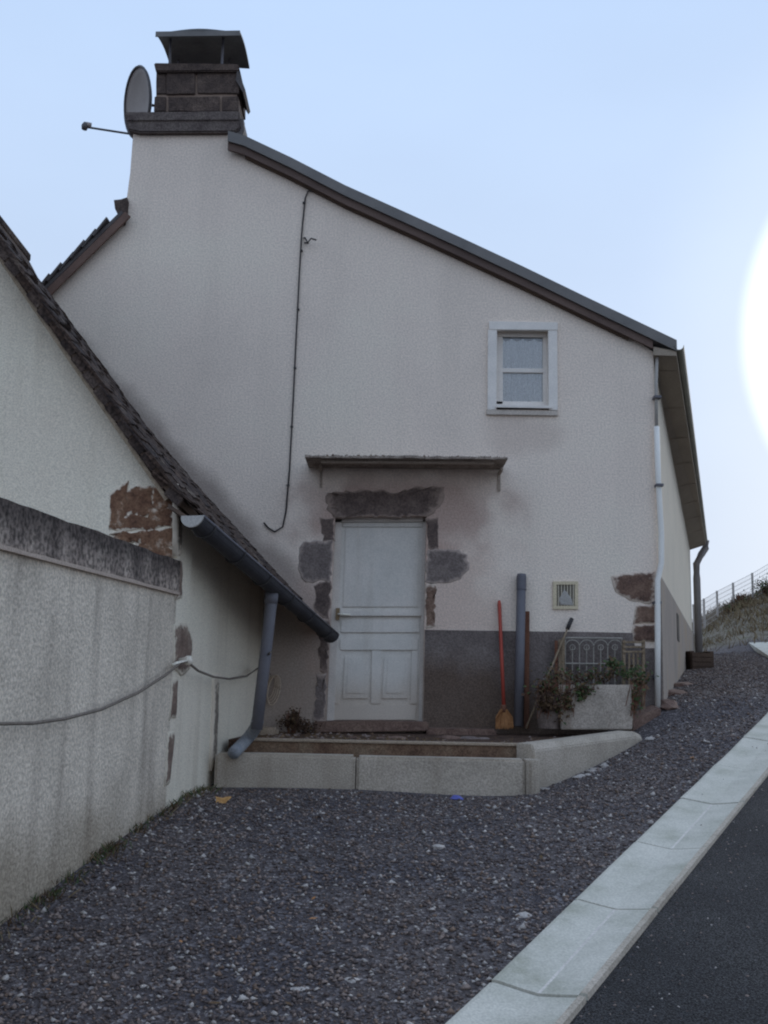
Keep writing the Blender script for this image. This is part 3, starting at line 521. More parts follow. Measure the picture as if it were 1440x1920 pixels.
for _ in range(420):                                            # moss and crumbs along the canopy's top
    u = random.random(); p = cf[0].lerp(cf[1], u); p = p + Vector((0, random.uniform(.0, .3), .016 + random.uniform(0, .012))); p.z += (p.y - YC) * .05; r = random.uniform(.006, .016)
    a_ = random.random() * 6.28; mb.add([p + Vector((math.cos(a_ + t) * r, math.sin(a_ + t) * r, 0)) for t in (0, 2.1, 4.2)] + [p + Vector((0, 0, r * random.uniform(.6, 1.8)))], [(0, 1, 3), (1, 2, 3), (2, 0, 3)])
mb.build('moss', 'leaf_dry', canopy, kind='stuff', recalc=False)
# ---------------- door
YD = F + .13
dfr = MB(); qp([(628, 966), (802, 965), (802, 978), (628, 979)], YD - .03, YD + .06, dfr)
door = qp([(629, 974), (800, 973), (792, 1358), (612, 1358)], YD, YD + .05).build('door', 'door', house)
dfr.build('door_head', 'door_frame', door)
qp([(629, 974), (641, 974), (626, 1357), (612, 1357)], YD - .03, YD + .01).build('door_jamb', 'door_frame', door)
qp([(793, 974), (800, 973), (792, 1357), (785, 1357)], YD - .03, YD + .01).build('door_jamb', 'door_frame', door)
def dr(name, pts, d=.018, m='door', bev=.004): return qp(pts, YD - d, YD + .002).build(name, m, door, bevel=bev)
dr('upper_panel', [(648, 990), (786, 990), (783, 1138), (643, 1138)], .012)
dr('top_rail', [(643, 980), (792, 980), (792, 988), (643, 988)], .016)
dr('weather_bar', [(637, 1146), (791, 1147), (790, 1155), (637, 1155)], .035)
dr('mid_rail', [(640, 1163), (786, 1163), (786, 1186), (639, 1186)], .016)
dr('mid_panel', [(648, 1190), (778, 1190), (777, 1212), (647, 1212)], .010)
dr('lock_rail', [(638, 1197), (784, 1197), (783, 1219), (637, 1219)], .018)
dr('stile', [(627, 1220), (641, 1220), (635, 1320), (621, 1320)], .018)
dr('stile', [(697, 1220), (715, 1220), (713, 1320), (695, 1320)], .018)
dr('stile', [(772, 1220), (784, 1220), (782, 1320), (769, 1320)], .018)
dr('bottom_rail', [(621, 1321), (781, 1321), (779, 1350), (617, 1350)], .018)
for a_, b_ in ((646, 692), (720, 766)):
    pn_ = dr('lower_panel', [(a_, 1232), (b_, 1232), (b_ - 2, 1310), (a_ - 4, 1310)], .012)
    qp([(a_ + 7, 1242), (b_ - 7, 1242), (b_ - 9, 1300), (a_ + 3, 1300)], YD - .018, YD - .01).build('raised_field', 'door', pn_, bevel=.003)
dr('lock_plate', [(630, 1140), (637, 1140), (636, 1162), (629, 1162)], .022 + .03, 'brass', 0)
hc = P(640, 1152, YD - .05); MB().tube([hc + Vector((-.03, .03, 0)), hc + Vector((-.03, -.03, 0)), hc + Vector((.09, -.03, -.004))], .011, 8).build('handle', 'porcelain', door, smooth=True)
# ---------------- window
window = thing_w = None
wt = MB(); qp([(917, 602), (1046, 604), (1046, 619), (917, 618)], F - .035, F + .02, wt); window = wt.build('window', 'white', house, bevel=.004)
qp([(915, 618), (932, 618), (931, 768), (914, 768)], F - .03, F + .02).build('trim_board', 'white', window, bevel=.003)
qp([(1028, 619), (1045, 619), (1046, 769), (1029, 769)], F - .03, F + .02).build('trim_board', 'white', window, bevel=.003)
qp([(912, 768), (1046, 770), (1046, 779), (912, 777)], F - .03, F + .02).build('trim_board', mat('window_apron', [(.42, .42, .42), (.5, .5, .5)], 5, .8, .2), window, bevel=.003)
mb = MB(); s0 = P(929, 764, F - .05); s1 = P(1036, 766, F - .05); mb.hexa([s0, s1, s1 + Vector((0, 0, .03)), s0 + Vector((0, 0, .03))], [s0 + Vector((.06, .2, .05)), s1 + Vector((-.06, .2, .05)), s1 + Vector((-.06, .2, .06)), s0 + Vector((.06, .2, .06))]); mb.build('sill', 'white', window, bevel=.004)
YS = F + .085
for pts in ([(928, 616), (1031, 617), (1031, 632), (928, 631)], [(928, 631), (943, 631), (943, 758), (928, 758)], [(1018, 632), (1031, 632), (1031, 758), (1018, 758)], [(940, 690), (1021, 691), (1021, 699), (940, 698)], [(928, 752), (1031, 753), (1031, 764), (928, 764)]):
    qp(pts, YS, YS + .045).build('sash_bar', 'white', window, bevel=.004)
for y0, y1 in ((631, 691), (698, 753)): qb(942, y0, 1019, y1, YS + .02, YS + .024).build('pane', 'glass', window)
cu = MB(); nC = 70; a_ = P(938, 636, YS + .07); b_ = P(1023, 760, YS + .07)
vs_ = []
for i in range(nC + 1):
    x = a_.x + (b_.x - a_.x) * i / nC; y = YS + .042 + .004 * math.sin(i * 1.1) + .005 * math.sin(i * .37); vs_ += [Vector((x, y, a_.z - .03 * abs(math.sin(i * .18)))), Vector((x, y + .01, b_.z))]
cu.add(vs_, [(2 * i, 2 * i + 2, 2 * i + 3, 2 * i + 1) for i in range(nC)]); cu.build('curtain', 'curtain', window, smooth=True, recalc=False)
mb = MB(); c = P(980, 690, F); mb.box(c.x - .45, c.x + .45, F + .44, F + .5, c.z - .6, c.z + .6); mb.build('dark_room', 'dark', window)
# ---------------- wall vent
vf = MB()
for r_ in ((1037, 1090, 1084, 1096), (1037, 1136, 1084, 1142), (1037, 1096, 1044, 1136), (1078, 1096, 1084, 1136)): qb(*r_, F - .02, F + .01, vf)
vent = vf.build('wall_vent', mat('vent_frame_cream', [(.50, .48, .38), (.58, .56, .46)], 8, .8, .3), house)
qb(1043, 1095, 1079, 1137, F - .004, F + .006).build('vent_back', mat('vent_back_dark', [(.09, .09, .085), (.13, .13, .12)], 9, .9, .1), vent)
for i in range(6): qb(1046 + i * 5.6, 1096, 1048.5 + i * 5.6, 1136, F - .014, F - .006).build('slat', mat('vent_slat', [(.36, .36, .32), (.44, .44, .40)], 9, .8, .1) if i == 0 else bpy.data.materials['vent_slat'], vent)
stone('torn_paper', [(1057, 1106), (1064, 1112), (1072, 1124), (1074, 1135), (1050, 1135), (1047, 1126)], F - .015, .006, M['pvc_cap'], vent, jit=.004, step=.03, depth=.004)
# exposed corner stones
stone('corner_stone', [(1145, 1080), (1180, 1074), (1229, 1071), (1230, 1126), (1218, 1133), (1180, 1126), (1152, 1110)], F, .014, 'lap_red', house, label='reddish stone bared at the house corner')
stone('corner_stone', [(1192, 1136), (1229, 1134), (1230, 1168), (1186, 1170)], F, .020, 'lap_red', house)
stone('corner_stone', [(1186, 1172), (1230, 1170), (1230, 1204), (1184, 1204)], F - .004, .022, 'lap_red', house)
# ---------------- cable down the facade
cb = [(700, 412), (640, 384), (590, 358), (578, 358), (571, 372), (568, 420), (566, 450), (562, 520), (556, 640), (549, 760), (542, 880), (537, 960), (530, 988), (515, 997), (503, 990), (495, 980)]
cp = [P(x + random.uniform(-1.5, 1.5), y, F - .02) for x, y in cb]
cable = MB().tube(cp, .009, 6).build('wall_cable', 'cable', None, smooth=True, label='black cable running down the middle of the gable wall, ending in a hook', cat='cable')
for x, y in ((570, 380), (565, 470), (559, 580), (553, 690), (547, 800), (540, 910)):
    c = P(x, y, F - .02); MB().box(c.x - .014, c.x + .014, F - .032, F + .003, c.z - .007, c.z + .007).build('cable_clip', 'cable', cable)
hk = thing('cable_hook', P(580, 450, F), 'small rusty iron hook beside the cable high on the gable wall', 'hook')
MB().tube([P(570, 446, F), P(572, 446, F - .06), P(577, 455, F - .08), P(583, 447, F - .09), P(593, 450, F - .1)], .009, 6).build('rod', 'cable', hk, smooth=True)
MB().tube([P(571, 455, F), P(578, 456, F - .07)], .008, 6).build('stay', 'cable', hk)

# ------------------------------------------------------------------ annex on the left
KX, KY = -1.46, 7.3; JX, JY = -1.19, F
wd = Vector((JX - KX, JY - KY, 0)).normalized(); wn = Vector((wd.y, -wd.x, 0))       # along the wall, and outwards (right)
annex = thing('annex_house', (KX - 1, 9, -.9), 'low pale annex house with a steep dark tiled roof leaning against the tall house', 'house')
def _xz(px, py, Y): q = P(px, py, Y); return Vector((q.x, Y, q.z))
YN = 7.16
near_c = [_xz(352, 930, YN), _xz(338, 918, YN), _xz(170, 678, YN), _xz(0, 432, YN)]; near_c.append(near_c[-1] + (near_c[-1] - near_c[-2]) * 1.15)
FR = F - .012
far_c = [_xz(620, 1178, FR), _xz(600, 1156, FR), _xz(540, 1094, FR), _xz(480, 1028, FR), _xz(330, 872, FR), _xz(95, 548, FR)]; far_c.append(Vector((near_c[-1].x - .1, FR, near_c[-1].z + .05)))
def curve(c, v):
    ls = [(c[i + 1] - c[i]).length for i in range(len(c) - 1)]; t = v * sum(ls)
    for i, l_ in enumerate(ls):
        if t <= l_ or i == len(ls) - 1: return c[i].lerp(c[i + 1], t / l_)
        t -= l_
def rs(a, v): return curve(near_c, v).lerp(curve(far_c, v), a)           # roof surface: a along the eave, v up the slope
def rfr(a, v):
    d1 = (rs(min(a + .02, 1), v) - rs(max(a - .02, 0), v)).normalized(); d2 = (rs(a, min(v + .02, 1)) - rs(a, max(v - .02, 0))).normalized(); n_ = d1.cross(d2).normalized()
    if n_.z < 0: n_ = -n_
    return d1, d2, n_
mb = MB(); a = [Vector((KX, KY + .38, -1.3)), Vector((JX, JY - .003, -1.3)), Vector((JX - .4, JY - .003, -1.3)), Vector((KX - .4, KY + .38, -1.3))]
mb.hexa(a, [Vector((p.x, p.y, 1.15 if k < 2 else 1.5)) for k, p in enumerate(a)]); mb.build('side_wall', 'plaster_annex', annex)
gd = Vector((-wn.x, -wn.y, 0)); g0 = Vector((KX, KY, 0))
def gtop(v): q = rs(0, v); d1, d2, n_ = rfr(0, v); q = q - n_ * .12; k = (q.x - KX) / gd.x; return Vector((KX + gd.x * k, KY + gd.y * k, q.z))
gl = [gtop(v) for v in (.0, .25, .5, .75, 1)]; gl[0] = Vector((KX, KY, gl[0].z - .02)); rid = gl[-1]; lft = rid + gd * 2.7
mb = MB(); mb.prism([Vector((KX, KY, -1.3))] + gl + [Vector((lft.x, lft.y, 1.4)), Vector((lft.x, lft.y, -1.3))], wd * .38); mb.build('gable_wall', 'plaster_annex', annex)
# roof deck and tiles
mb = MB(); na_, nv_ = 8, 24; vs_ = []
for lay in (-.045, -.09):
    for j in range(nv_ + 1):
        for i in range(na_ + 1): vs_.append(rs(i / na_, j / nv_) + rfr(i / na_, j / nv_)[2] * lay)
q_ = (na_ + 1) * (nv_ + 1); fs = [(j * (na_ + 1) + i, j * (na_ + 1) + i + 1, (j + 1) * (na_ + 1) + i + 1, (j + 1) * (na_ + 1) + i) for j in range(nv_) for i in range(na_)]
bd_ = [i for i in range(na_ + 1)] + [j * (na_ + 1) + na_ for j in range(1, nv_ + 1)] + [nv_ * (na_ + 1) + i for i in range(na_ - 1, -1, -1)] + [j * (na_ + 1) for j in range(nv_ - 1, 0, -1)]
fs += [tuple(x + q_ for x in reversed(f_)) for f_ in fs] + [(bd_[(i + 1) % len(bd_)], bd_[i], bd_[i] + q_, bd_[(i + 1) % len(bd_)] + q_) for i in range(len(bd_))]
deck = mb.add(vs_, fs).build('roof', 'deck', annex)
cR, cR2 = rs(0, 1), rs(1, 1); fall = Vector((gd.x * 3, gd.y * 3, -3.6))
mb = MB(); mb.prism([cR, cR2, cR2 + fall, cR + fall], (0, 0, -.06)); mb.build('rear_slope', 'tile', deck)
def tile_mesh(seed):
    r = random.Random(seed); b = MB(); vs_ = []
    for iy in range(3):
        for ix in range(4):
            vs_.append(Vector(((ix / 3 - .5) * .24 + r.uniform(-.006, .006), iy / 2 * .36 + (r.uniform(-.016, .016) if iy == 0 else 0), .010 * (1 - (ix / 1.5 - 1) ** 2) + r.uniform(-.003, .003))))
    n_ = 12; fs = [(j * 4 + i, j * 4 + i + 1, (j + 1) * 4 + i + 1, (j + 1) * 4 + i) for j in range(2) for i in range(3)]
    bd_ = [0, 1, 2, 3, 7, 11, 10, 9, 8, 4]; fs2 = [tuple(q + n_ for q in reversed(f_)) for f_ in fs]
    b.add(vs_ + [v - Vector((0, 0, .014)) for v in vs_], fs + fs2 + [(bd_[(i + 1) % 10], bd_[i], bd_[i] + n_, bd_[(i + 1) % 10] + n_) for i in range(10)])
    me = bpy.data.meshes.new('tile'); me.from_pydata(b.v, [], b.f); me.materials.append(M['tile' if seed % 3 else 'tile_b']); return me
tms = [tile_mesh(i) for i in range(7)]
ncol = 14; nrow = 26
for c_i in range(ncol):
    a_ = (c_i + .5) / ncol
    for r_i in range(21):
        v_ = r_i / nrow + random.uniform(-.003, .003); d1, d2, n_ = rfr(a_, max(v_, 0)); o = bpy.data.objects.new('tile', random.choice(tms))
        x_ = d1 - d2 * d1.dot(d2); x_.normalize()
        loc = rs(a_, max(0, v_)) + n_ * (-.012 + random.uniform(-.004, .006)) - d2 * .03 - x_ * (.03 if c_i == 0 else 0)
        place(o, loc, deck); o.rotation_euler = (Matrix((x_, d2, x_.cross(d2))).transposed() @ Matrix.Rotation(-.062 + random.uniform(-.02, .02), 3, 'X') @ Matrix.Rotation(random.uniform(-.05, .05), 3, 'Z') @ Matrix.Rotation(random.uniform(-.02, .02), 3, 'Y')).to_euler()
# verge mortar and board under the edge tiles
for i in range(20):
    v0, v1 = i / 26, (i + .96) / 26; n_ = rfr(0, v0)[2]; k = random.uniform(0, .02); y_ = Vector((0, -.01, 0))
    MB().prism([rs(0, v0) - n_ * .03 + y_, rs(0, v1) - n_ * .03 + y_, rs(0, v1) - n_ * (.10 + k), rs(0, v0) - n_ * (.095 + k * .5)], (0, .12, 0)).build('verge_stone', random.choice(['tile', 'tile_b', 'chim_stone']), deck, bevel=.006)
MB().prism([rs(0, .02) - rfr(0, .1)[2] * .105 + Vector((0, .03, 0)), rs(0, .7) - rfr(0, .1)[2] * .105 + Vector((0, .03, 0)), rs(0, .7) - rfr(0, .1)[2] * .135 + Vector((0, .03, 0)), rs(0, .02) - rfr(0, .1)[2] * .135 + Vector((0, .03, 0))], (0, .07, 0)).build('verge_board', mat('verge_board_pale', [(.22, .19, .15), (.38, .34, .29)], 12, .9, .4), deck)
# gutter
gA = P(362, 968, 7.02); gB = P(620, 1189, 10.2); gdv = (gB - gA).normalized(); gs = gdv.cross(Vector((0, 0, 1))).normalized(); gu = gs.cross(gdv)
def half(A_, B_, r, mbx):
    pr2 = [(r * math.cos(t), r * math.sin(t)) for t in np.linspace(-math.pi, 0, 12)]
    vs_ = []
    for c in (A_, B_): vs_ += [c + gs * x + gu * z for x, z in pr2] + [c + gs * x * .93 + gu * z * .93 for x, z in reversed(pr2)]
    k = 24; return mbx.add(vs_, [(i, (i + 1) % k, (i + 1) % k + k, i + k) for i in range(k)] + [tuple(range(k)), tuple(range(k, 2 * k))])
gutter = half(gA, gB, .078, MB()).build('gutter', 'pvc_dark', annex)
def cap(c, r, m, nm):
    b = MB(); pr2 = [(r * math.cos(t), r * math.sin(t)) for t in np.linspace(-math.pi, 0, 14)]; b.prism([c + gs * x + gu * z for x, z in pr2], gdv * .012); return b.build(nm, m, gutter)
cap(gA - gdv * .014, .084, 'pvc_cap', 'end_cap'); cap(gB + gdv * .002, .084, 'pvc_dark', 'end_cap')
MB().tube([gA + gs * .078, gB + gs * .078], .010, 6).build('bead', 'pvc_grey', gutter, smooth=True)
for i in range(6):
    c = gA.lerp(gB, .06 + i * .175); b = MB(); b.tube([c + gs * x + gu * z for x, z in [(.086 * math.cos(t), .086 * math.sin(t)) for t in np.linspace(-math.pi, 0, 9)]], .007, 5); b.build('bracket', 'cable', gutter)
MB().hexa([gA - gs * .05 + gu * .01, gA - gs * .2 + gu * .1, gA - gs * .2 + gu * .07, gA - gs * .05 - gu * .02], [gB - gs * .05 + gu * .01, gB - gs * .2 + gu * .1, gB - gs * .2 + gu * .07, gB - gs * .05 - gu * .02]).build('eaves_board', 'deck', gutter)
dpt = gA.lerp(gB, .50); dp1 = P(509, 1125, dpt.y)
d_low = P(481, 1368, 8.52); d_end = PZ(438, 1412, -.575); d_mid = PZ(466, 1388, -.50)
downp = MB().tube([Vector((dp1.x, dpt.y, dpt.z - .03)), dp1, P(497, 1235, 8.56), d_low], .049, 12).build('downpipe', 'pvc_grey', annex, smooth=True)
bz = [d_low.lerp(dp1, .07), d_low, d_mid + Vector((.01, 0, .03)), d_end]; el = []
for t in np.linspace(0, 1, 12):
    a_, b_, c_b, d_ = ((1 - t) ** 3, 3 * t * (1 - t) ** 2, 3 * t * t * (1 - t), t ** 3); el.append(bz[0] * float(a_) + bz[1] * float(b_) + bz[2] * float(c_b) + bz[3] * float(d_))
MB().tube(el, .0505, 14).build('outlet_elbow', 'pvc_blue', downp, smooth=True)
MB().tube([dp1 + Vector((0, 0, .06)), dp1 + Vector((-.004, 0, -.03))], .056, 12).build('collar', 'pvc_grey', downp, smooth=True)
# bared stones of the annex
def wst(name, pts, A_, B_, off, m, parent, jit=.01, label=None):
    pp = [PW(x, y, A_, B_, off) for x, y in pts]; t = Vector((B_[0] - A_[0], B_[1] - A_[1], 0)).normalized(); nn = Vector((t.y, -t.x, 0)); lp = []
    for i in range(len(pp)):
        a_, b_ = pp[i], pp[(i + 1) % len(pp)]
        for j in range(3): lp.append(a_.lerp(b_, j / 3) + t * random.uniform(-jit, jit) + Vector((0, 0, random.uniform(-jit, jit))))
    c = sum(lp, Vector()) / len(lp)
    rings = [([p - nn * .03 for p in lp], 0.0)] + [([c + (p - c) * k_ + nn * (h_ + random.uniform(-.002, .002)) for p in lp], a_) for k_, h_, a_ in ((1, .001, 0), (.9, .005, .25), (.75, .009, .6), (.5, .010, .9), (.25, .010, 1))]
    return ring_mesh(name, rings, m, parent, label)
G0 = (KX, KY); G1 = (KX + gd.x * 3, KY + gd.y * 3); WA = (KX, KY); WB = (JX, JY)
# gable plane: outward side faces the camera
def gst(pts, m, name='rubble_stone', jit=.016):
    cx_ = sum(p[0] for p in pts) / len(pts); cy_ = sum(p[1] for p in pts) / len(pts); pts = [(min(331, cx_ + (x - cx_) * 1.16), cy_ + (y - cy_) * 1.22) for x, y in pts]
    return wst(name, pts, G1, G0, .002, m, annex, jit)
gst([(238, 925), (262, 915), (285, 920), (286, 955), (262, 968), (240, 960)], 'lap_rust'); gst([(288, 916), (328, 914), (329, 948), (300, 956), (288, 950)], 'lap_rust'); gst([(232, 966), (275, 970), (290, 958), (328, 952), (329, 984), (280, 990), (228, 988)], 'lap_rust')
gst([(210, 1000), (262, 996), (264, 1015), (235, 1018), (212, 1012)], 'lap_rust'); gst([(267, 996), (329, 994), (328, 1024), (290, 1030), (262, 1018)], 'lap_rust'); gst([(255, 1020), (326, 1030), (326, 1044), (285, 1042)], 'lap_rust')
gst([(205, 930), (236, 912), (240, 955), (230, 992), (206, 985)], 'lap_rust')
for pts, m in (([(331, 940), (341, 950), (340, 1040), (331, 1044)], 'lap_damp'), ([(330, 1046), (342, 1050), (340, 1122), (328, 1128)], 'lap_quoin'), ([(325, 1170), (350, 1168), (362, 1200), (357, 1255), (338, 1268), (324, 1250)], 'lap_quoin'),
               ([(322, 1275), (334, 1272), (330, 1345), (318, 1350)], 'lap_quoin'), ([(316, 1375), (328, 1370), (318, 1470), (309, 1476)], 'lap_quoin')):
    wst('quoin', pts, WA, WB, .004, m, annex)
wst('damp_seam', [(402, 1265), (410, 1262), (409, 1340), (405, 1440), (396, 1445), (400, 1340)], WA, WB, -.004, 'lap_damp', annex, .006)

# ------------------------------------------------------------------ yard wall with its coping
YA = (-1.83, 4.75); yd = Vector((KX - YA[0], KY - YA[1], 0)).normalized(); yn = Vector((yd.y, -yd.x, 0))
ys = Vector((KX, KY, 0)) - yd * 5.2; ye = Vector((KX, KY, 0)) + yd * .03
ywall = thing('yard_wall', Vector((KX, KY, -.9)) - yd * 2, 'stained rough plastered yard wall with a dark weathered coping at the left', 'wall')
def ybox(z0, z1, o0, o1, nm, m, s0=ys, s1=ye, zt=None, n_=1, jit=0, parent=None, bevel=0):
    b = MB(); prev = None
    for i in range(n_ + 1):
        c = s0.lerp(s1, i / n_); j = random.uniform(-jit, jit); rg = [c + yn * (o0), c + yn * (o1 + j), c + yn * (o1 + j), c + yn * (o0)]
        for k, p in enumerate(rg): p.z = (z0 if k < 2 else z1 + (zt or 0) * (k == 3) + random.uniform(-jit, jit))
        if prev: 
            fs = [(0, 1, 5, 4), (1, 2, 6, 5), (2, 3, 7, 6), (3, 0, 4, 7)]
            if i == 1: fs.append((0, 3, 2, 1))
            if i == n_: fs.append((4, 5, 6, 7))
            b.add(prev + rg, fs)
        prev = rg
    return b.build(nm, m, parent or ywall, bevel=bevel)
ybox(-2.2, .60, -.30, 0, 'wall', 'plaster_yard')
cop = ybox(.605, .825, -.34, .012, 'coping', 'coping', zt=.05, n_=40, jit=.006)
ybox(.583, .604, -.2, .026, 'drip_edge', 'drip', n_=30, jit=.003, parent=cop)

# ------------------------------------------------------------------ rope along the walls
ins = PW(345, 1238, WA, WB, .05)
rp_l = [PW(x, y, YA, (KX, KY), .07) for x, y in ((-160, 1348), (0, 1357), (60, 1356), (120, 1348), (190, 1330), (260, 1298), (310, 1266), (338, 1243))]
rp_r = [PW(x, y, WA, WB, .08) for x, y in ((350, 1240), (372, 1258), (400, 1269), (430, 1273), (462, 1268), (485, 1252))] + [P(504, 1226, 8.50), P(508, 1222, 8.56)]
line = MB().tube(rp_l + rp_r, .0095, 6).build('clothes_rope', 'rope', None, smooth=True, label='grey rope sagging along the yard wall to the annex downpipe', cat='rope')
kn = thing('insulator_knob', ins, 'white porcelain knob on the annex corner holding the rope', 'insulator')
MB().tube([ins - wn * .05, ins, ins + wn * .02, ins + wn * .045, ins + wn * .06], [.012, .022, .034, .034, .018], 10).build('knob', 'porcelain', kn, smooth=True)
MB().tube([PW(322, 1248, WA, WB, .03), PW(333, 1243, WA, WB, .06), ins + wn * .03, ins + wn * .05 + Vector((0, 0, .025))], .013, 6).build('tie', 'porcelain', kn, smooth=True)
coil = thing('wire_coil', P(510, 1262, F - .03), 'small coil of pale wire hanging on the wall left of the door', 'wire')
for k in range(4):
    c = P(508 + k * 2, 1288 + k * 2, F - .03); b = MB(); rr_ = (.035 + .008 * k, .11 + .012 * k)
    b.tube([c + Vector((rr_[0] * math.cos(t) + .02 * math.sin(t), -.008 * k, rr_[1] * math.sin(t))) for t in np.linspace(0, 6.283, 22)], .006, 5); b.build('loop', 'mortar', coil, smooth=True)
MB().tube([P(507, 1264, F), P(507, 1264, F - .07)], .007, 6).build('nail', 'cable', coil)

# ------------------------------------------------------------------ entrance terrace
ter = thing('entrance_terrace', (0, 9.3, -.85), 'raised entrance terrace edged with concrete kerb blocks in front of the door', 'terrace')
KT = -.583
def kerb(x0, x1, y0, y1, z0, z1, nm='kerb_block', m='kerb', bev=.022, par=ter): 
    return MB().box(x0, x1, y0, y1, z0, z1).build(nm, m, par, bevel=bev)
xk0 = P(402, 1440, 8.5).x; xk1 = P(667, 1440, 8.5).x; xk2 = P(986, 1440, 8.5).x; xk3 = P(1014, 1440, 8.5).x
kerb(xk0, xk1 - .004, 8.5, 8.70, -1.1, KT); kerb(xk1 + .004, xk2 - .004, 8.505, 8.705, -1.1, KT - .004)
b = MB(); lp = [(xk2, 8.51), (xk2 + .012, 8.497), (xk2 + .03, 8.512), (xk2 + .042, 8.497), (xk2 + .055, 8.51), (xk3 - .03, 8.505), (xk3 - .008, 8.52), (xk3, 8.55), (xk3, 8.70), (xk2, 8.70)]
b.prism([(x, y, -1.1) for x, y in lp], (0, 0, 1.1 + KT - .006)); b.build('kerb_block', 'kerb', ter, bevel=.006)
sx0 = P(455, 1391, 8.9).x; sx1 = P(1008, 1391, 8.9).x
kerb(sx0, sx1, 8.86, 8.875, -.9, -.505, 'riser', 'riser', 0); kerb(sx0, sx1 + .02, 8.84, 8.98, -.503, -.482, 'step_edge', 'kerb_top', .006)
MB().box(xk0 + .03, xk3 - .05, 8.70, 8.862, -1, -.66).build('soil_strip', 'soil', ter)
# oblique kerb on the right
q0 = Vector((xk3 - .03, 8.66, 0)); q1 = Vector((2.40, 9.62, 0)); qd = (q1 - q0).normalized(); qn = Vector((-qd.y, qd.x, 0))
b = MB(); prof = [(0, -1.1), (0, -.05), (.03, 0), (.20, 0), (.20, -1.1)]; rings = []
for s_, zt_, c in ((0, -.475, q0), (.5, -.43, q0.lerp(q1, .5)), (.93, -.39, q0.lerp(q1, .93)), (1, -.42, q1)):
    rings.append([c + qn * x + Vector((0, 0, (zt_ + z) if z > -1 else z)) for x, z in prof])
n = 5; b.add([p for r in rings for p in r], [(k * n + i, k * n + (i + 1) % n, (k + 1) * n + (i + 1) % n, (k + 1) * n + i) for k in range(3) for i in range(n)] + [tuple(range(n)), tuple(15 + i for i in range(n))]); b.build('kerb_block', 'kerb', ter, bevel=.008)
# terrace floor
fl_ = [(JX + .02, F - .004), (-1.28, 8.98), (sx1 + .02, 8.98), (sx1 + .12, 8.9), (2.3, 9.75), (2.7, F - .004)]
gN = 26; b = MB(); vs_ = []
x_a, x_b = -1.3, 2.72
def inpoly(x, y, pl):
    c_in = False; j = len(pl) - 1
    for i in range(len(pl)):
        if ((pl[i][1] > y) != (pl[j][1] > y)) and x < (pl[j][0] - pl[i][0]) * (y - pl[i][1]) / (pl[j][1] - pl[i][1]) + pl[i][0]: c_in = not c_in
        j = i
    return c_in
b.prism([Vector((x, y, -.50 + .03 * max(0, x - 1))) for x, y in fl_], (0, 0, -.3)); b.build('soil_bed', 'soil', ter)
b = MB()
for _ in range(1400):
    x = random.uniform(-1.2, 2.5); y = random.uniform(9, F - .05)
    if not inpoly(x, y, fl_): continue
    z = -.50 + .03 * max(0, x - 1); r = random.uniform(.008, .03); a_ = random.random() * 6.28
    b.add([Vector((x + math.cos(a_ + t) * r, y + math.sin(a_ + t) * r, z + random.uniform(-.002, .004))) for t in (0, 1.6, 3.1, 4.7)] + [Vector((x, y, z + r * random.uniform(.3, .9)))], [(0, 1, 4), (1, 2, 4), (2, 3, 4), (3, 0, 4)], random.choice([0, 0, 0, 1, 2]))
b.build('litter', ['leaf_dry', 'riser', 'st_mid'], ter, kind='stuff', recalc=False)
# threshold and loose stones in the bed
th = qp([(588, 1353), (700, 1352), (802, 1354), (806, 1371), (588, 1374)], F - .16, F + .14); th.build('threshold', 'stone_red', ter, bevel=.012)
kerb(P(800, 1360, 10.2).x, P(930, 1360, 10.2).x, 10.15, F - .02, -.6, P(860, 1366, 10.2).z, 'step_stone', 'stone_red', .015)
b = MB(); b.box(P(488, 1360, 9.9).x, P(520, 1360, 9.9).x, 9.8, 10.1, -.55, P(500, 1364, 9.9).z); b.build('flat_stone', 'kerb_top', ter, bevel=.02)
for x in (662, 715, 745, 842, 880, 905):
    c = P(x, 1378, 9.6); r = random.uniform(.04, .09); b = MB(); m_ = []
    for i in range(3):
        for j in range(7): t = j * .8976; q = (r, r * .9, r * .4)[i]; m_.append(Vector((c.x + math.cos(t) * q * random.uniform(.8, 1.2) * 1.4, c.y + math.sin(t) * q, -.51 + (0, r * .35, r * .55)[i])))
    b.add(m_, [(i * 7 + j, i * 7 + (j + 1) % 7, (i + 1) * 7 + (j + 1) % 7, (i + 1) * 7 + j) for i in range(2) for j in range(7)] + [tuple(14 + j for j in range(7))]); b.build('rubble_stone', random.choice(['kerb_top', 'stone_red', 'stone_grey']), ter)

# ------------------------------------------------------------------ leaves helper
def leaves(name, spots, m, n, size, parent=None, label=None, cat=None, kind=None, droop=0.0):
    """spots: (centre, (rx, ry, rz)); many small bent leaf faces spread through the volumes"""
    b = MB()
    for _ in range(n):
        c, r = random.choice(spots); v = Vector((random.gauss(0, .5), random.gauss(0, .5), random.gauss(0, .5))); p = Vector(c) + Vector((v.x * r[0], v.y * r[1], v.z * r[2]))
        d = Vector((random.uniform(-1, 1), random.uniform(-1, 1), random.uniform(-1, 1) - droop)).normalized(); s_ = d.orthogonal().normalized(); k = size * random.uniform(.6, 1.4); w = k * random.uniform(.25, .4)
        b.add([p, p + d * k * .5 + s_ * w, p + d * k, p + d * k * .5 - s_ * w], [(0, 1, 2), (0, 2, 3)], random.randrange(len(m)) if len(m) > 1 else 0)
    return b.build(name, m, parent, label=label, cat=cat, kind=kind, recalc=False)
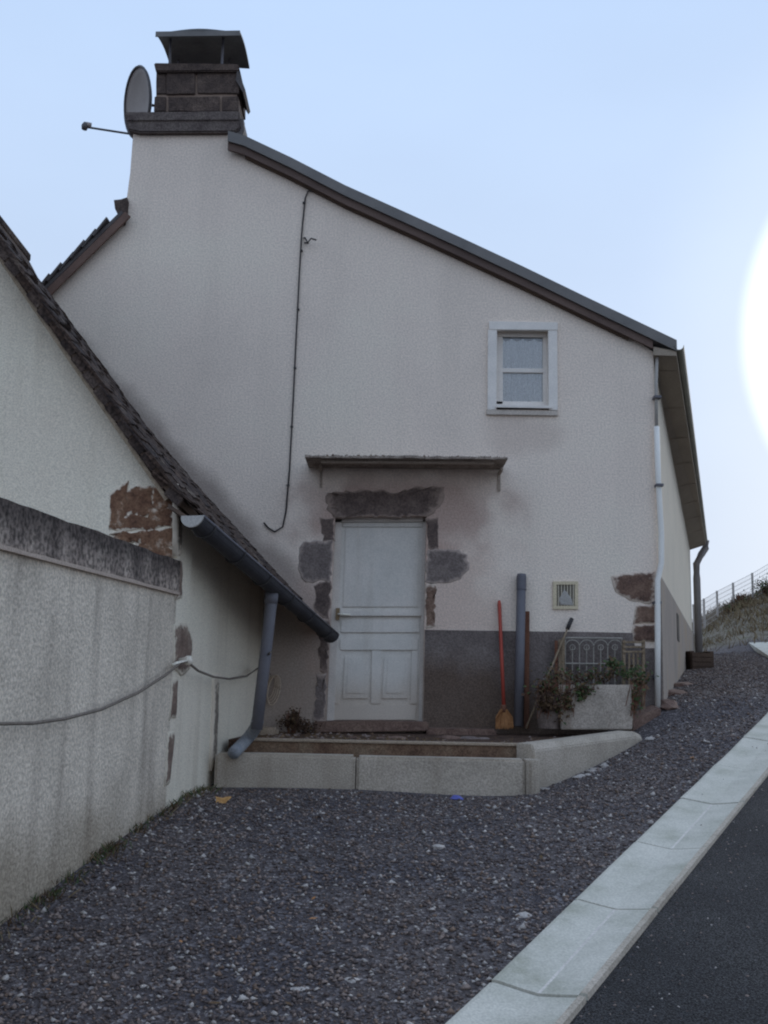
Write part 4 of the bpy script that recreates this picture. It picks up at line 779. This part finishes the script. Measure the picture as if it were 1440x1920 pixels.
# dead brush against the wall left of the door
br_ = thing('dead_bush', P(548, 1372, 10.15), 'dark dead bush huddled at the wall base left of the door', 'bush')
bc = P(548, 1352, 10.15)
leaves('foliage', [(bc + Vector((0, 0, -.02)), (.13, .1, .06)), (bc + Vector((.02, 0, .04)), (.05, .05, .06)), (bc + Vector((.12, 0, -.06)), (.12, .08, .05))], ['soil', 'soil', 'leaf_dry'], 1100, .024, br_)
b = MB()
for _ in range(14):
    a_ = random.uniform(-.8, .8); b.tube([bc + Vector((a_ * .05, 0, -.14)), bc + Vector((a_ * .12, random.uniform(-.05, .05), random.uniform(0, .12)))], .005, 4)
b.build('twigs', 'wood_dark', br_)

# ------------------------------------------------------------------ tools leaning on the facade
brm = thing('broom', P(946, 1364, F - .2), 'broom with a red handle and straw head leaning against the grey plinth', 'broom')
h0 = P(936, 1126, F - .03); h1_ = P(945, 1332, F - .2)
MB().tube([h0, h0.lerp(h1_, .03), h0.lerp(h1_, .5), h1_], [.012, .018, .018, .018], 10).build('handle', 'red', brm, smooth=True)
MB().tube([P(944, 1322, F - .19), P(945, 1336, F - .2)], .030, 10).build('ferrule', 'wood_dark', brm, smooth=True)
b = MB()
for i in range(170):
    t = random.uniform(-1, 1); s_ = random.uniform(-1, 1); a_ = P(945, 1330, F - .2) + Vector((t * .03, s_ * .02, 0)); e_ = P(946 + t * 17, 1363 + random.uniform(-3, 4), F - .2) + Vector((0, s_ * .04, 0)); m_ = a_.lerp(e_, .45) + Vector((t * .025, 0, 0)); b.tube([a_, m_, e_], .0055, 3, cap=False)
b.build('bristles', 'straw', brm, recalc=False)
pp_ = thing('plastic_pipe', P(972, 1362, F - .25), 'tall blue grey plastic pipe leaning upright on the facade between the broom and the planter', 'pipe')
p0 = P(978, 1077, F - .055); p1 = P(972, 1362, F - .24)
b = MB(); dvv = (p1 - p0).normalized(); a1_ = dvv.orthogonal().normalized(); a2_ = dvv.cross(a1_); vs_ = []
for c, r in ((p0, .046), (p1, .046), (p1, .041), (p0, .041)): vs_ += [c + (a1_ * math.cos(t) + a2_ * math.sin(t)) * r for t in np.linspace(0, 6.283, 17)[:-1]]
b.add(vs_, [(k * 16 + i, k * 16 + (i + 1) % 16, ((k + 1) % 4) * 16 + (i + 1) % 16, ((k + 1) % 4) * 16 + i) for k in range(4) for i in range(16)]); b.build('tube', 'pvc_grey', pp_, smooth=True)
MB().tube([p0 + dvv * .02, p0 + dvv * .16], .050, 16, cap=False).build('socket', 'pvc_grey', pp_, smooth=True)
tag(MB().hexa([P(983, 1366, F - .14), P(992, 1366, F - .14), P(993, 1146, F - .03), P(984, 1146, F - .03)], [P(983, 1366, F - .14) + Vector((0, .03, 0)), P(992, 1366, F - .14) + Vector((0, .03, 0)), P(993, 1146, F - .03) + Vector((0, .025, 0)), P(984, 1146, F - .03) + Vector((0, .025, 0))]).build('wooden_batten', 'wood_dark', None, bevel=.003), 'narrow reddish brown batten standing just right of the plastic pipe', 'batten')
cane = thing('garden_cane', P(986, 1366, 9.95), 'thin slanting cane with a dark top leaning over the planter', 'stick')
ca = P(1072, 1160, F - .06); ce = P(986, 1366, F - .42)
MB().tube([ca.lerp(ce, .08), ca.lerp(ce, .5), ce], .010, 6).build('shaft', 'wood', cane, smooth=True)
MB().tube([ca, ca.lerp(ce, .10)], .021, 8).build('grip', 'cable', cane, smooth=True)

# ------------------------------------------------------------------ planter group
pl = thing('concrete_planter', P(1120, 1368, 9.95), 'pale concrete trough planted with brown and green trailing plants by the house corner', 'planter')
YP = 9.86
z_b = P(1120, 1368, YP).z
def trough(x0, x1, y0, yb, nm, m, par, tilt=4):
    b = MB(); tl, tr, br2, bl2 = P(x0 - tilt, y0, YP), P(x1 + tilt, y0, YP), P(x1, yb, YP), P(x0, yb, YP); dp = .34
    o1 = [tl, tr, tr + Vector((0, dp, 0)), tl + Vector((0, dp, 0))]; o2 = [bl2, br2, br2 + Vector((-.03, dp - .03, 0)), bl2 + Vector((.03, dp - .03, 0))]; t_ = .035
    i1 = [tl + Vector((t_, t_, 0)), tr + Vector((-t_, t_, 0)), tr + Vector((-t_, dp - t_, 0)), tl + Vector((t_, dp - t_, 0))]; i2 = [p + Vector((0, 0, -.08)) for p in i1]
    b.add(o1 + o2 + i1 + i2, [(4, 5, 6, 7), (0, 1, 5, 4), (1, 2, 6, 5), (2, 3, 7, 6), (3, 0, 4, 7), (0, 8, 9, 1), (1, 9, 10, 2), (2, 10, 11, 3), (3, 11, 8, 0), (8, 12, 13, 9), (9, 13, 14, 10), (10, 14, 15, 11), (11, 15, 12, 8)]); b.build(nm, m, par, bevel=.008)
    return i2
i2 = trough(1052, 1186, 1284, 1368, 'trough', 'trough', pl)
MB().add([p + Vector((0, 0, .03)) for p in i2], [(0, 1, 2, 3)]).build('soil', 'soil', pl, recalc=False)
def sp(x, y, Y, rx, ry, rz): return (P(x, y, Y), (rx, ry, rz))
YF = YP + .12
leaves('dry_foliage', [sp(1040, 1265, YF, .16, .12, .10), sp(1075, 1268, YF, .2, .12, .09), sp(1110, 1266, YF, .2, .12, .08), sp(1140, 1262, YF, .16, .12, .08), sp(1030, 1285, YF - .05, .14, .1, .09), sp(1048, 1320, YP - .03, .07, .04, .16), sp(1066, 1310, YP - .03, .05, .03, .12), sp(1095, 1290, YP - .02, .12, .03, .06)], ['leaf_dry', 'leaf_dry', 'soil', 'leaf_green'], 950, .036, pl, droop=.4)
leaves('green_foliage', [sp(1190, 1258, YF, .16, .12, .09), sp(1165, 1262, YF, .14, .12, .07), sp(1150, 1245, YF + .05, .05, .06, .06), sp(1200, 1275, YF - .05, .08, .06, .1), sp(1192, 1310, YP, .04, .04, .14), sp(1092, 1300, YP - .025, .05, .02, .06)], ['leaf_green', 'leaf_green', 'leaf_dry'], 520, .042, pl, droop=.2)
b = MB()
for _ in range(40):
    x = random.choice([random.uniform(1010, 1070), random.uniform(1180, 1205)]); a_ = P(x, 1275, YF); b.tube([a_, a_ + Vector((random.uniform(-.05, .05), -.12, -.05)), P(x + random.uniform(-10, 10), random.uniform(1310, 1350), YP - .03)], .004, 3, cap=False)
b.build('trailing_stems', 'wood_dark', pl, kind='stuff', recalc=False)
pot = thing('grey_plant_pot', P(1030, 1366, 9.9), 'dark grey round plant pot standing left against the concrete trough', 'pot')
c = P(1031, 1366, 9.93); zt_ = P(1031, 1302, 9.8).z; b = MB(); b.tube([c + Vector((0, .05, 0)), Vector((c.x, c.y + .05, c.z + .1)), Vector((c.x, c.y + .05, zt_ - .03)), Vector((c.x, c.y + .05, zt_ - .029)), Vector((c.x, c.y + .05, zt_))], [.10, .115, .125, .135, .135], 18); b.build('body', 'pot', pot, smooth=False)
leaves('foliage', [(Vector((c.x, c.y + .03, zt_ + .02)), (.14, .12, .07)), (Vector((c.x - .05, c.y - .1, zt_ - .06)), (.07, .04, .08))], ['leaf_dry', 'soil'], 600, .045, pot, droop=.4)
tr_ = thing('iron_trellis', P(1112, 1255, 10.25), 'pale painted iron panel of pointed arches behind the planter', 'trellis')
YT = F - .11
x0_, x1_, yt_, yb_ = 1060, 1166, 1196, 1290
MB().tube([P(x0_, yt_, YT), P(x1_, yt_ + 1, YT)], .009, 6).build('top_rail', 'iron', tr_); MB().tube([P(x0_, 1244, YT), P(x1_, 1245, YT)], .008, 6).build('lower_rail', 'iron', tr_)
for i in range(9):
    x = x0_ + (x1_ - x0_) * i / 8; MB().tube([P(x, yt_ if i in (0, 8) else 1212, YT), P(x, yb_, YT)], .0055, 6).build('bar', 'iron', tr_)
for i in range(4):
    xa = x0_ + (x1_ - x0_) * i / 4; xb = xa + (x1_ - x0_) / 4; xm = (xa + xb) / 2; MB().tube([P(xm + (xb - xm) * math.cos(t), 1213 - 13 * math.sin(t), YT) for t in np.linspace(0, math.pi, 11)], .006, 6).build('arch', 'iron', tr_, smooth=True)
    MB().tube([P(xm + 5 * math.cos(t), 1214 + 5 * math.sin(t), YT - .01) for t in np.linspace(0, 6.283, 13)], .005, 5).build('ring', 'iron', tr_)
for j, (x, ya, m_) in enumerate(((1043, 1201, 'wood_dark'), (1050, 1199, 'wood'), (1056, 1195, 'wood'))):
    tag(MB().hexa([P(x - 3, 1300, YT - .05), P(x + 3, 1300, YT - .05), P(x + 3, ya, YT - .01), P(x - 3, ya, YT - .01)], [P(x - 3, 1300, YT - .03), P(x + 3, 1300, YT - .03), P(x + 3, ya, YT + .015), P(x - 3, ya, YT + .015)]).build('wooden_stake', m_, None, bevel=.003),
        ('brown wooden stake left of the trellis, outermost of three', 'pale wooden stake left of the trellis, middle of three', 'pale wooden stake touching the left end of the trellis')[j], 'stake', 'stakes beside the trellis')
sl_ = thing('slatted_chair_back', P(1190, 1260, 10.2), 'weathered wooden slatted frame standing between the trellis and the white pipe', 'frame')
for x in (1170, 1207): qb(x - 3, 1200, x + 3, 1330, YT - .03, YT).build('post', 'wood', sl_, bevel=.003)
for y in (1202, 1211, 1220): qb(1168, y, 1209, y + 4, YT - .045, YT - .032).build('slat', 'wood', sl_, bevel=.002)
for x in (1178, 1186, 1194): qb(x, 1225, x + 4, 1320, YT - .04, YT - .03).build('slat', 'wood', sl_, bevel=.002)

# ------------------------------------------------------------------ stones and clutter on the ground
def rock(name, c, r, m, label, cat='stone', flat=.6, group=None, seed=0):
    rr = random.Random(seed); b = bmesh.new(); bmesh.ops.create_icosphere(b, subdivisions=2, radius=1)
    me = bpy.data.meshes.new(name)
    off = [rr.uniform(.0, 6) for _ in range(3)]
    for v in b.verts:
        k = 1 + .22 * math.sin(v.co.x * 3 + off[0]) * math.cos(v.co.y * 2.6 + off[1]) + .12 * math.sin(v.co.z * 5 + off[2]); v.co = Vector((v.co.x * r[0] * k, v.co.y * r[1] * k, max(v.co.z, -.3) * r[2] * flat * k))
    b.to_mesh(me); b.free(); me.materials.append(M[m]); o = bpy.data.objects.new(name, me); place(o, c); return tag(o, label, cat, group)
slb = MB(); s0 = P(1182, 1354, 10.05); s1 = P(1228, 1330, 10.25)
slb.hexa([s0 + Vector((0, -.06, -.1)), s1 + Vector((.05, -.06, -.1)), s1 + Vector((.05, -.06, .02)), s0 + Vector((0, -.06, .02))], [s0 + Vector((-.05, .12, -.1)), s1 + Vector((0, .12, -.1)), s1 + Vector((0, .12, .05)), s0 + Vector((-.05, .12, .05))])
tag(slb.build('edging_stone', 'stone_red', None, bevel=.015), 'brownish slanting edging stone between the planter and the white pipe', 'stone')
for k, (px, py, lab) in enumerate(((1250, 1322, 'mossy stone at the side wall base, nearest to the white pipe'), (1264, 1302, 'mossy stone at the side wall base, second from the white pipe'), (1276, 1285, 'mossy stone at the side wall base, farthest from the white pipe'))):
    g_ = G(px, py); rock('boundary_stone', g_ + Vector((0, 0, -.02)), (.16, .22, .12), 'stone_red', lab, seed=k, group='stones along the side wall')
for k, (px, py, r, lab) in enumerate(((822, 1590, .045, 'whitish flat stone alone on the gravel below the kerb'), (983, 1720, .045, 'pale stone on the gravel close to the channel'), (188, 1772, .028, 'small white stone on the gravel at lower left'), (560, 1858, .04, 'grey pebble near the bottom edge of the gravel'), (660, 1840, .04, 'pale pebble on the gravel near the bottom centre'))):
    g_ = G(px, py); rock('loose_stone', g_, (r, r * .8, r * .8), 'st_light', lab, seed=20 + k, group='pale stones on the gravel')
for k in range(9):                                                # crumbled concrete beside the oblique kerb
    t = random.random(); c = q0.lerp(q1, t) - qn * random.uniform(.04, .16); c.z = h1(c.x, c.y)
    rock('concrete_crumb', c, (random.uniform(.02, .06), random.uniform(.02, .04), .03), 'st_light', 'crumbled pale concrete beside the slanting kerb of the terrace', 'rubble', group='concrete crumbs along the slanting kerb', seed=40 + k)
lf = MB(); c = G(415, 1506) + Vector((0, 0, .02)); lv = []
for i in range(14):
    t = i / 14 * 6.283; r = .055 * (1 + .35 * math.sin(3 * t + 1)); lv.append(c + Vector((math.cos(t) * r, math.sin(t) * r * .5, .02 * math.cos(2 * t) + .035 * math.sin(t))))
lf.add([c + Vector((0, 0, .012))] + lv, [(0, i + 1, (i + 1) % 14 + 1) for i in range(14)]); tag(lf.build('fallen_leaf', 'leaf_yellow', None, recalc=False), 'ochre fallen leaf on the gravel by the left end of the kerb', 'leaf')
rock('plastic_scrap', G(856, 1500) + Vector((0, 0, .01)), (.05, .035, .04), 'blue', 'crumpled blue plastic scrap on the gravel in front of the kerb', 'litter', seed=70)

# gravel: loose stones over the yard and the road's edge (uncountable)
def gravel(name, n, lo, hi, box_, mats, probs, label, seed, test, pw=1.25):
    r = np.random.default_rng(seed); x = r.uniform(box_[0], box_[1], n * 3); y = box_[2] + (box_[3] - box_[2]) * r.random(n * 3) ** pw
    ok = test(x, y); x, y = x[ok][:n], y[ok][:n]; n = len(x); z = hz(x, y)
    s_ = lo + (hi - lo) * r.random(n) ** 4.0; base = np.array([(1, 0, 0), (-.5, .87, 0), (-.5, -.87, 0), (.3, .1, .8), (-.3, -.1, -.6)])
    v = base[None] * (1 + r.uniform(-.35, .35, (n, 5, 3))); v = v * np.stack([np.ones(n), r.uniform(.6, 1, n), r.uniform(.5, .95, n)], 1)[:, None]
    a_ = r.uniform(0, 6.283, n); ca_, sa = np.cos(a_)[:, None], np.sin(a_)[:, None]; vx = v[..., 0] * ca_ - v[..., 1] * sa; vy = v[..., 0] * sa + v[..., 1] * ca_
    v = np.stack([vx, vy, v[..., 2]], -1) * s_[:, None, None] + np.stack([x, y, z + s_ * .25], 1)[:, None]
    fb = np.array([(0, 1, 3), (1, 2, 3), (2, 0, 3), (1, 0, 4), (2, 1, 4), (0, 2, 4)]); fc = (fb[None] + (np.arange(n) * 5)[:, None, None]).reshape(-1, 3)
    me = bpy.data.meshes.new(name); me.vertices.add(n * 5); me.vertices.foreach_set('co', v.reshape(-1)); me.loops.add(len(fc) * 3); me.loops.foreach_set('vertex_index', fc.reshape(-1)); me.polygons.add(len(fc)); me.polygons.foreach_set('loop_start', np.arange(len(fc)) * 3)
    for m_ in mats: me.materials.append(M[m_])
    me.polygons.foreach_set('material_index', np.repeat(r.choice(len(mats), n, p=probs), 6)); me.update(calc_edges=True); me.validate()
    o = bpy.data.objects.new(name, me); place(o, (0, 0, 0)); return tag(o, label, None, None, 'stuff')
def yard_ok(x, y):
    s_ = sdist(x, y); wx = np.where(y < KY, KX + (y - KY) * (yd.x / yd.y), KX + (y - KY) * (wd.x / wd.y)); ok = (s_ < -.01) & (x > wx + .02)
    ok &= ~((y > 8.48) & (x < xk3)); tq = (x - q0.x) * qd.x + (y - q0.y) * qd.y; nq = (x - q0.x) * qn.x + (y - q0.y) * qn.y
    ok &= ~((nq > -.02) & (x < XR + .1) & (y > 8.4)); ok &= ~((x - XR) * sd_.y - (y - F) * sd_.x < .03) | (y < F); return ok
gravel('gravel', 140000, .004, .021, (-2.2, 9.5, 3.5, 22), ['st_dark', 'st_mid', 'st_warm', 'st_light'], [.56, .29, .08, .07], 'dark grey crushed gravel with scattered pale chips', 5, yard_ok, 1.9)
gravel('pale_chips', 1000, .008, .030, (-2, 4.5, 3.8, 11), ['st_light', 'st_mid'], [.75, .25], 'scattered pale stone chips over the dark gravel', 15, yard_ok, 1.3)
gravel('channel_grit', 260, .003, .012, (.3, 5, 3.8, 10), ['st_dark', 'st_mid', 'st_light'], [.5, .3, .2], 'a few bits of grit lying in the concrete channel', 25, lambda x, y: (sdist(x, y) > .01) & (sdist(x, y) < .40), 1.1)
gravel('road_grit', 16000, .003, .012, (.8, 6, 3.5, 10), ['st_dark', 'st_mid', 'st_light'], [.55, .35, .10], 'loose grit on the asphalt along the channel', 6, lambda x, y: (sdist(x, y) > .43) & (sdist(x, y) < .43 + np.random.default_rng(3).exponential(.4, len(x))))
b = MB(); rl = random.Random(31)
for _ in range(160):
    x = rl.uniform(-1.9, 3); y = rl.uniform(3.9, 9.5)
    if not bool(yard_ok(np.array([x]), np.array([y]))[0]) or (x > -.6 and rl.random() < .6): continue
    p = Vector((x, y, h1(x, y) + .018)); a_ = rl.random() * 6.28; r_ = rl.uniform(.012, .03); d_ = Vector((math.cos(a_), math.sin(a_), rl.uniform(-.3, .5))); e2 = Vector((-d_.y, d_.x, rl.uniform(-.3, .3)))
    b.add([p - d_ * r_, p + e2 * r_ * .55, p + d_ * r_, p - e2 * r_ * .55], [(0, 1, 2), (0, 2, 3)], rl.choice([0, 0, 1]))
b.build('leaf_litter', ['leaf_dry', 'straw'], None, label='small brown leaf scraps scattered over the gravel', kind='stuff', recalc=False)
# grass and moss at the foot of the yard wall
def tufts(name, spots, label, n=30, h=.10, mats=('grass_dry',), w=.006):
    b = MB()
    for c in spots:
        for _ in range(n):
            p = c + Vector((random.gauss(0, .05), random.gauss(0, .05), 0)); d = Vector((random.gauss(0, .4), random.gauss(0, .4), 1)) * h * random.uniform(.4, 1.2); s_ = Vector((random.uniform(-1, 1), random.uniform(-1, 1), 0)).normalized() * w
            b.add([p - s_, p + s_, p + d * .6 + s_ * .6 + Vector((d.x, d.y, 0)) * .2, p + d + Vector((d.x, d.y, 0)) * .6], [(0, 1, 2), (0, 2, 3)], random.randrange(len(mats)))
    return b.build(name, list(mats), None, label=label, kind='stuff', recalc=False)
sps = []
for k in range(46):
    t = random.random() ** .8 * 3.2; p = Vector((KX, KY, 0)) - yd * t + yn * random.uniform(.0, .05); p.z = h1(p.x, p.y) - .01; sps.append(p)
for k in range(14):
    p = Vector((KX, KY, 0)) + wd * random.uniform(0, 1.1) + wn * random.uniform(0, .05); p.z = h1(p.x, p.y) - .01; sps.append(p)
tufts('weeds', sps, 'dry weeds along the foot of the yard wall', 22, .06, ('grass_dry', 'leaf_dry', 'leaf_green'), .004)

# ------------------------------------------------------------------ background at the right
bx = thing('wooden_crate', G(1318, 1252), 'dark mossy wooden crate on the ground beyond the side wall', 'crate')
c = G(1318, 1254); kx = c.y / FPX
for i in range(4): MB().box(c.x - 20 * kx, c.x + 20 * kx, c.y - .02, c.y + .02, c.z - .04 + i * .075, c.z + .027 + i * .075).build('plank', 'deck', bx)
for s_ in (-1, 1): MB().box(c.x + s_ * 18 * kx - .03, c.x + s_ * 18 * kx + .03, c.y + .02, c.y + .6, c.z - .05, c.z + .28).build('side', 'deck', bx)
MB().box(c.x - 17 * kx, c.x + 17 * kx, c.y + .03, c.y + .58, c.z - .05, c.z + .2).build('soil', 'soil', bx)
ap = [G(1404, 1209), G(1440, 1234), G(1520, 1262), G(1520, 1206)]
sl2 = MB(); sl2.prism([p + Vector((0, 0, .05)) for p in ap], (0, 0, -.3)); sl2.build('concrete_apron', 'channel', None, label='pale concrete apron at the roadside below the bank', kind='structure')
# wire fence on the skyline
fp = []
for px, Y in ((1302, 27.2), (1322, 27.6), (1347, 28.3), (1378, 29.0), (1415, 29.8), (1462, 30.8), (1520, 32)):
    d = ray(px, 1200); x = d.x * Y / d.y; fp.append(Vector((x, Y, h1(x, Y))))
fence = thing('wire_fence', fp[2], 'thin wire mesh fence with slender posts along the top of the bank', 'fence')
for p in fp: MB().tube([p + Vector((0, 0, -.2)), p + Vector((0, 0, .78))], .03, 6).build('post', 'post', fence)
for k in range(7):
    b = MB(); b.tube([p + Vector((0, 0, .04 + k * .12)) for p in fp], .006, 4); b.build('wire', 'post', fence)
b = MB()
for i in range(len(fp) - 1):
    nn_ = 14
    for j in range(1, nn_): c = fp[i].lerp(fp[i + 1], j / nn_); b.tube([c + Vector((0, 0, .02)), c + Vector((0, 0, .76))], .004, 3, cap=False)
b.build('mesh_wires', 'post', fence, kind='stuff', recalc=False)
# bank grass
b = MB(); r = random.Random(9)
for _ in range(9000):
    y = r.uniform(22.5, 31); x = r.uniform(6.6, 15)
    if y < 24.5 and r.random() < .8: continue
    b.v  # keep
    sps_x = x; k = len(b.v); hgt = r.uniform(.08, .28); dx, dy = r.gauss(0, .12), r.gauss(0, .12); s_ = .012
    b.v += [Vector((x - s_, y, 0)), Vector((x + s_, y, 0)), Vector((x + dx, y + dy, hgt))]; b.f.append((k, k + 1, k + 2)); b.m.append(r.choice([0, 0, 1]))
xs = np.array([v.x for v in b.v]); ysv = np.array([v.y for v in b.v]); zz = hz(xs, ysv) + .12 * np.sin(xs * 2.1 + ysv) * np.sin(ysv * 1.7 - xs * .6) * (ysv > 22)
for v, z in zip(b.v, zz): v.z += z - .02
b.build('bank_grass', ['grass_dry', 'leaf_dry'], None, label='dry brown grass covering the bank', kind='stuff', recalc=False)
for k, (px, Y, s_, lab) in enumerate(((1440, 29.3, .6, 'dark leafless shrub on the bank top at the right edge'), (1395, 28.9, .45, 'small bush on the bank below the fence, left of the big shrub'), (1372, 28.7, .3, 'tiny bush on the bank beside the fence, farthest from the right edge'))):
    d = ray(px, 1200); x = d.x * Y / d.y; c = Vector((x, Y, h1(x, Y))); sh = thing('bank_shrub', c, lab, 'shrub', 'shrubs on the bank')
    leaves('foliage', [(c + Vector((random.uniform(-.5, .5) * s_, random.uniform(-.4, .4) * s_, random.uniform(.1, .6) * s_)), (.35 * s_, .35 * s_, .3 * s_)) for _ in range(7)], ['leaf_dry', 'leaf_green', 'soil'], int(1100 * s_), .06, sh)
    b = MB()
    for _ in range(12): b.tube([c, c + Vector((random.uniform(-.5, .5), random.uniform(-.4, .4), random.uniform(.4, .9))) * s_], .012, 4)
    b.build('stems', 'wood_dark', sh)

# ------------------------------------------------------------------ satellite dish
dc = P(257, 192, F + .35); dn = Vector((-.80, -.55, -.15)).normalized(); dx_ = dn.cross(Vector((0, 0, 1))).normalized(); dy_ = dx_.cross(dn).normalized()
if dy_.z < 0: dy_ = -dy_
dish = thing('satellite_dish', dc + Vector((.1, .1, -.6)), 'grey satellite dish with its arm beside the chimney', 'satellite dish')
b = MB(); nr, na = 7, 32; RX, RZ = .37, .385; vs_ = []
for sgn, th_ in ((1, 0), (1, .02)):
    for i in range(nr):
        q = i / (nr - 1)
        for j in range(na): t = 6.2832 * j / na; vs_.append(dc + dx_ * (RX * q * math.cos(t)) + dy_ * (RZ * q * math.sin(t)) + dn * (.10 * q * q - .10 - th_))
fs = [];
for k in range(2):
    o_ = k * nr * na
    for i in range(nr - 1):
        for j in range(na): fs.append((o_ + i * na + j, o_ + i * na + (j + 1) % na, o_ + (i + 1) * na + (j + 1) % na, o_ + (i + 1) * na + j))
e_ = (nr - 1) * na; fs += [(e_ + j, e_ + (j + 1) % na, nr * na + e_ + (j + 1) % na, nr * na + e_ + j) for j in range(na)]
b.add(vs_, fs); b.build('reflector', 'dish', dish, smooth=True, recalc=False)
MB().tube([dc + dx_ * RX * math.cos(t) + dy_ * RZ * math.sin(t) for t in np.linspace(0, 6.2832, 33)], .014, 6).build('rim', 'dish_dark', dish, smooth=True)
ab = dc - dy_ * (RZ - .0) - dn * .03; ae = P(160, 238, ab.y - .22)
MB().tube([ab, ae], .012, 6).build('arm', 'dish_dark', dish)
lnb = MB().tube([ae + Vector((-.01, 0, -.03)), ae + Vector((-.005, 0, .01)), ae + Vector((.0, 0, .05))], [.03, .04, .022], 8).build('receiver', 'dish_dark', dish, smooth=True)
MB().tube([ae + Vector((.01, 0, .03)), ae + Vector((.06, .02, .03))], .028, 8).build('feed_horn', 'dish', lnb, smooth=True)
MB().tube([dc - dn * .11, dc - dn * .25, Vector((dc.x + .22, dc.y + .15, dc.z - .7))], .022, 8).build('mast', 'dish_dark', dish, smooth=True)
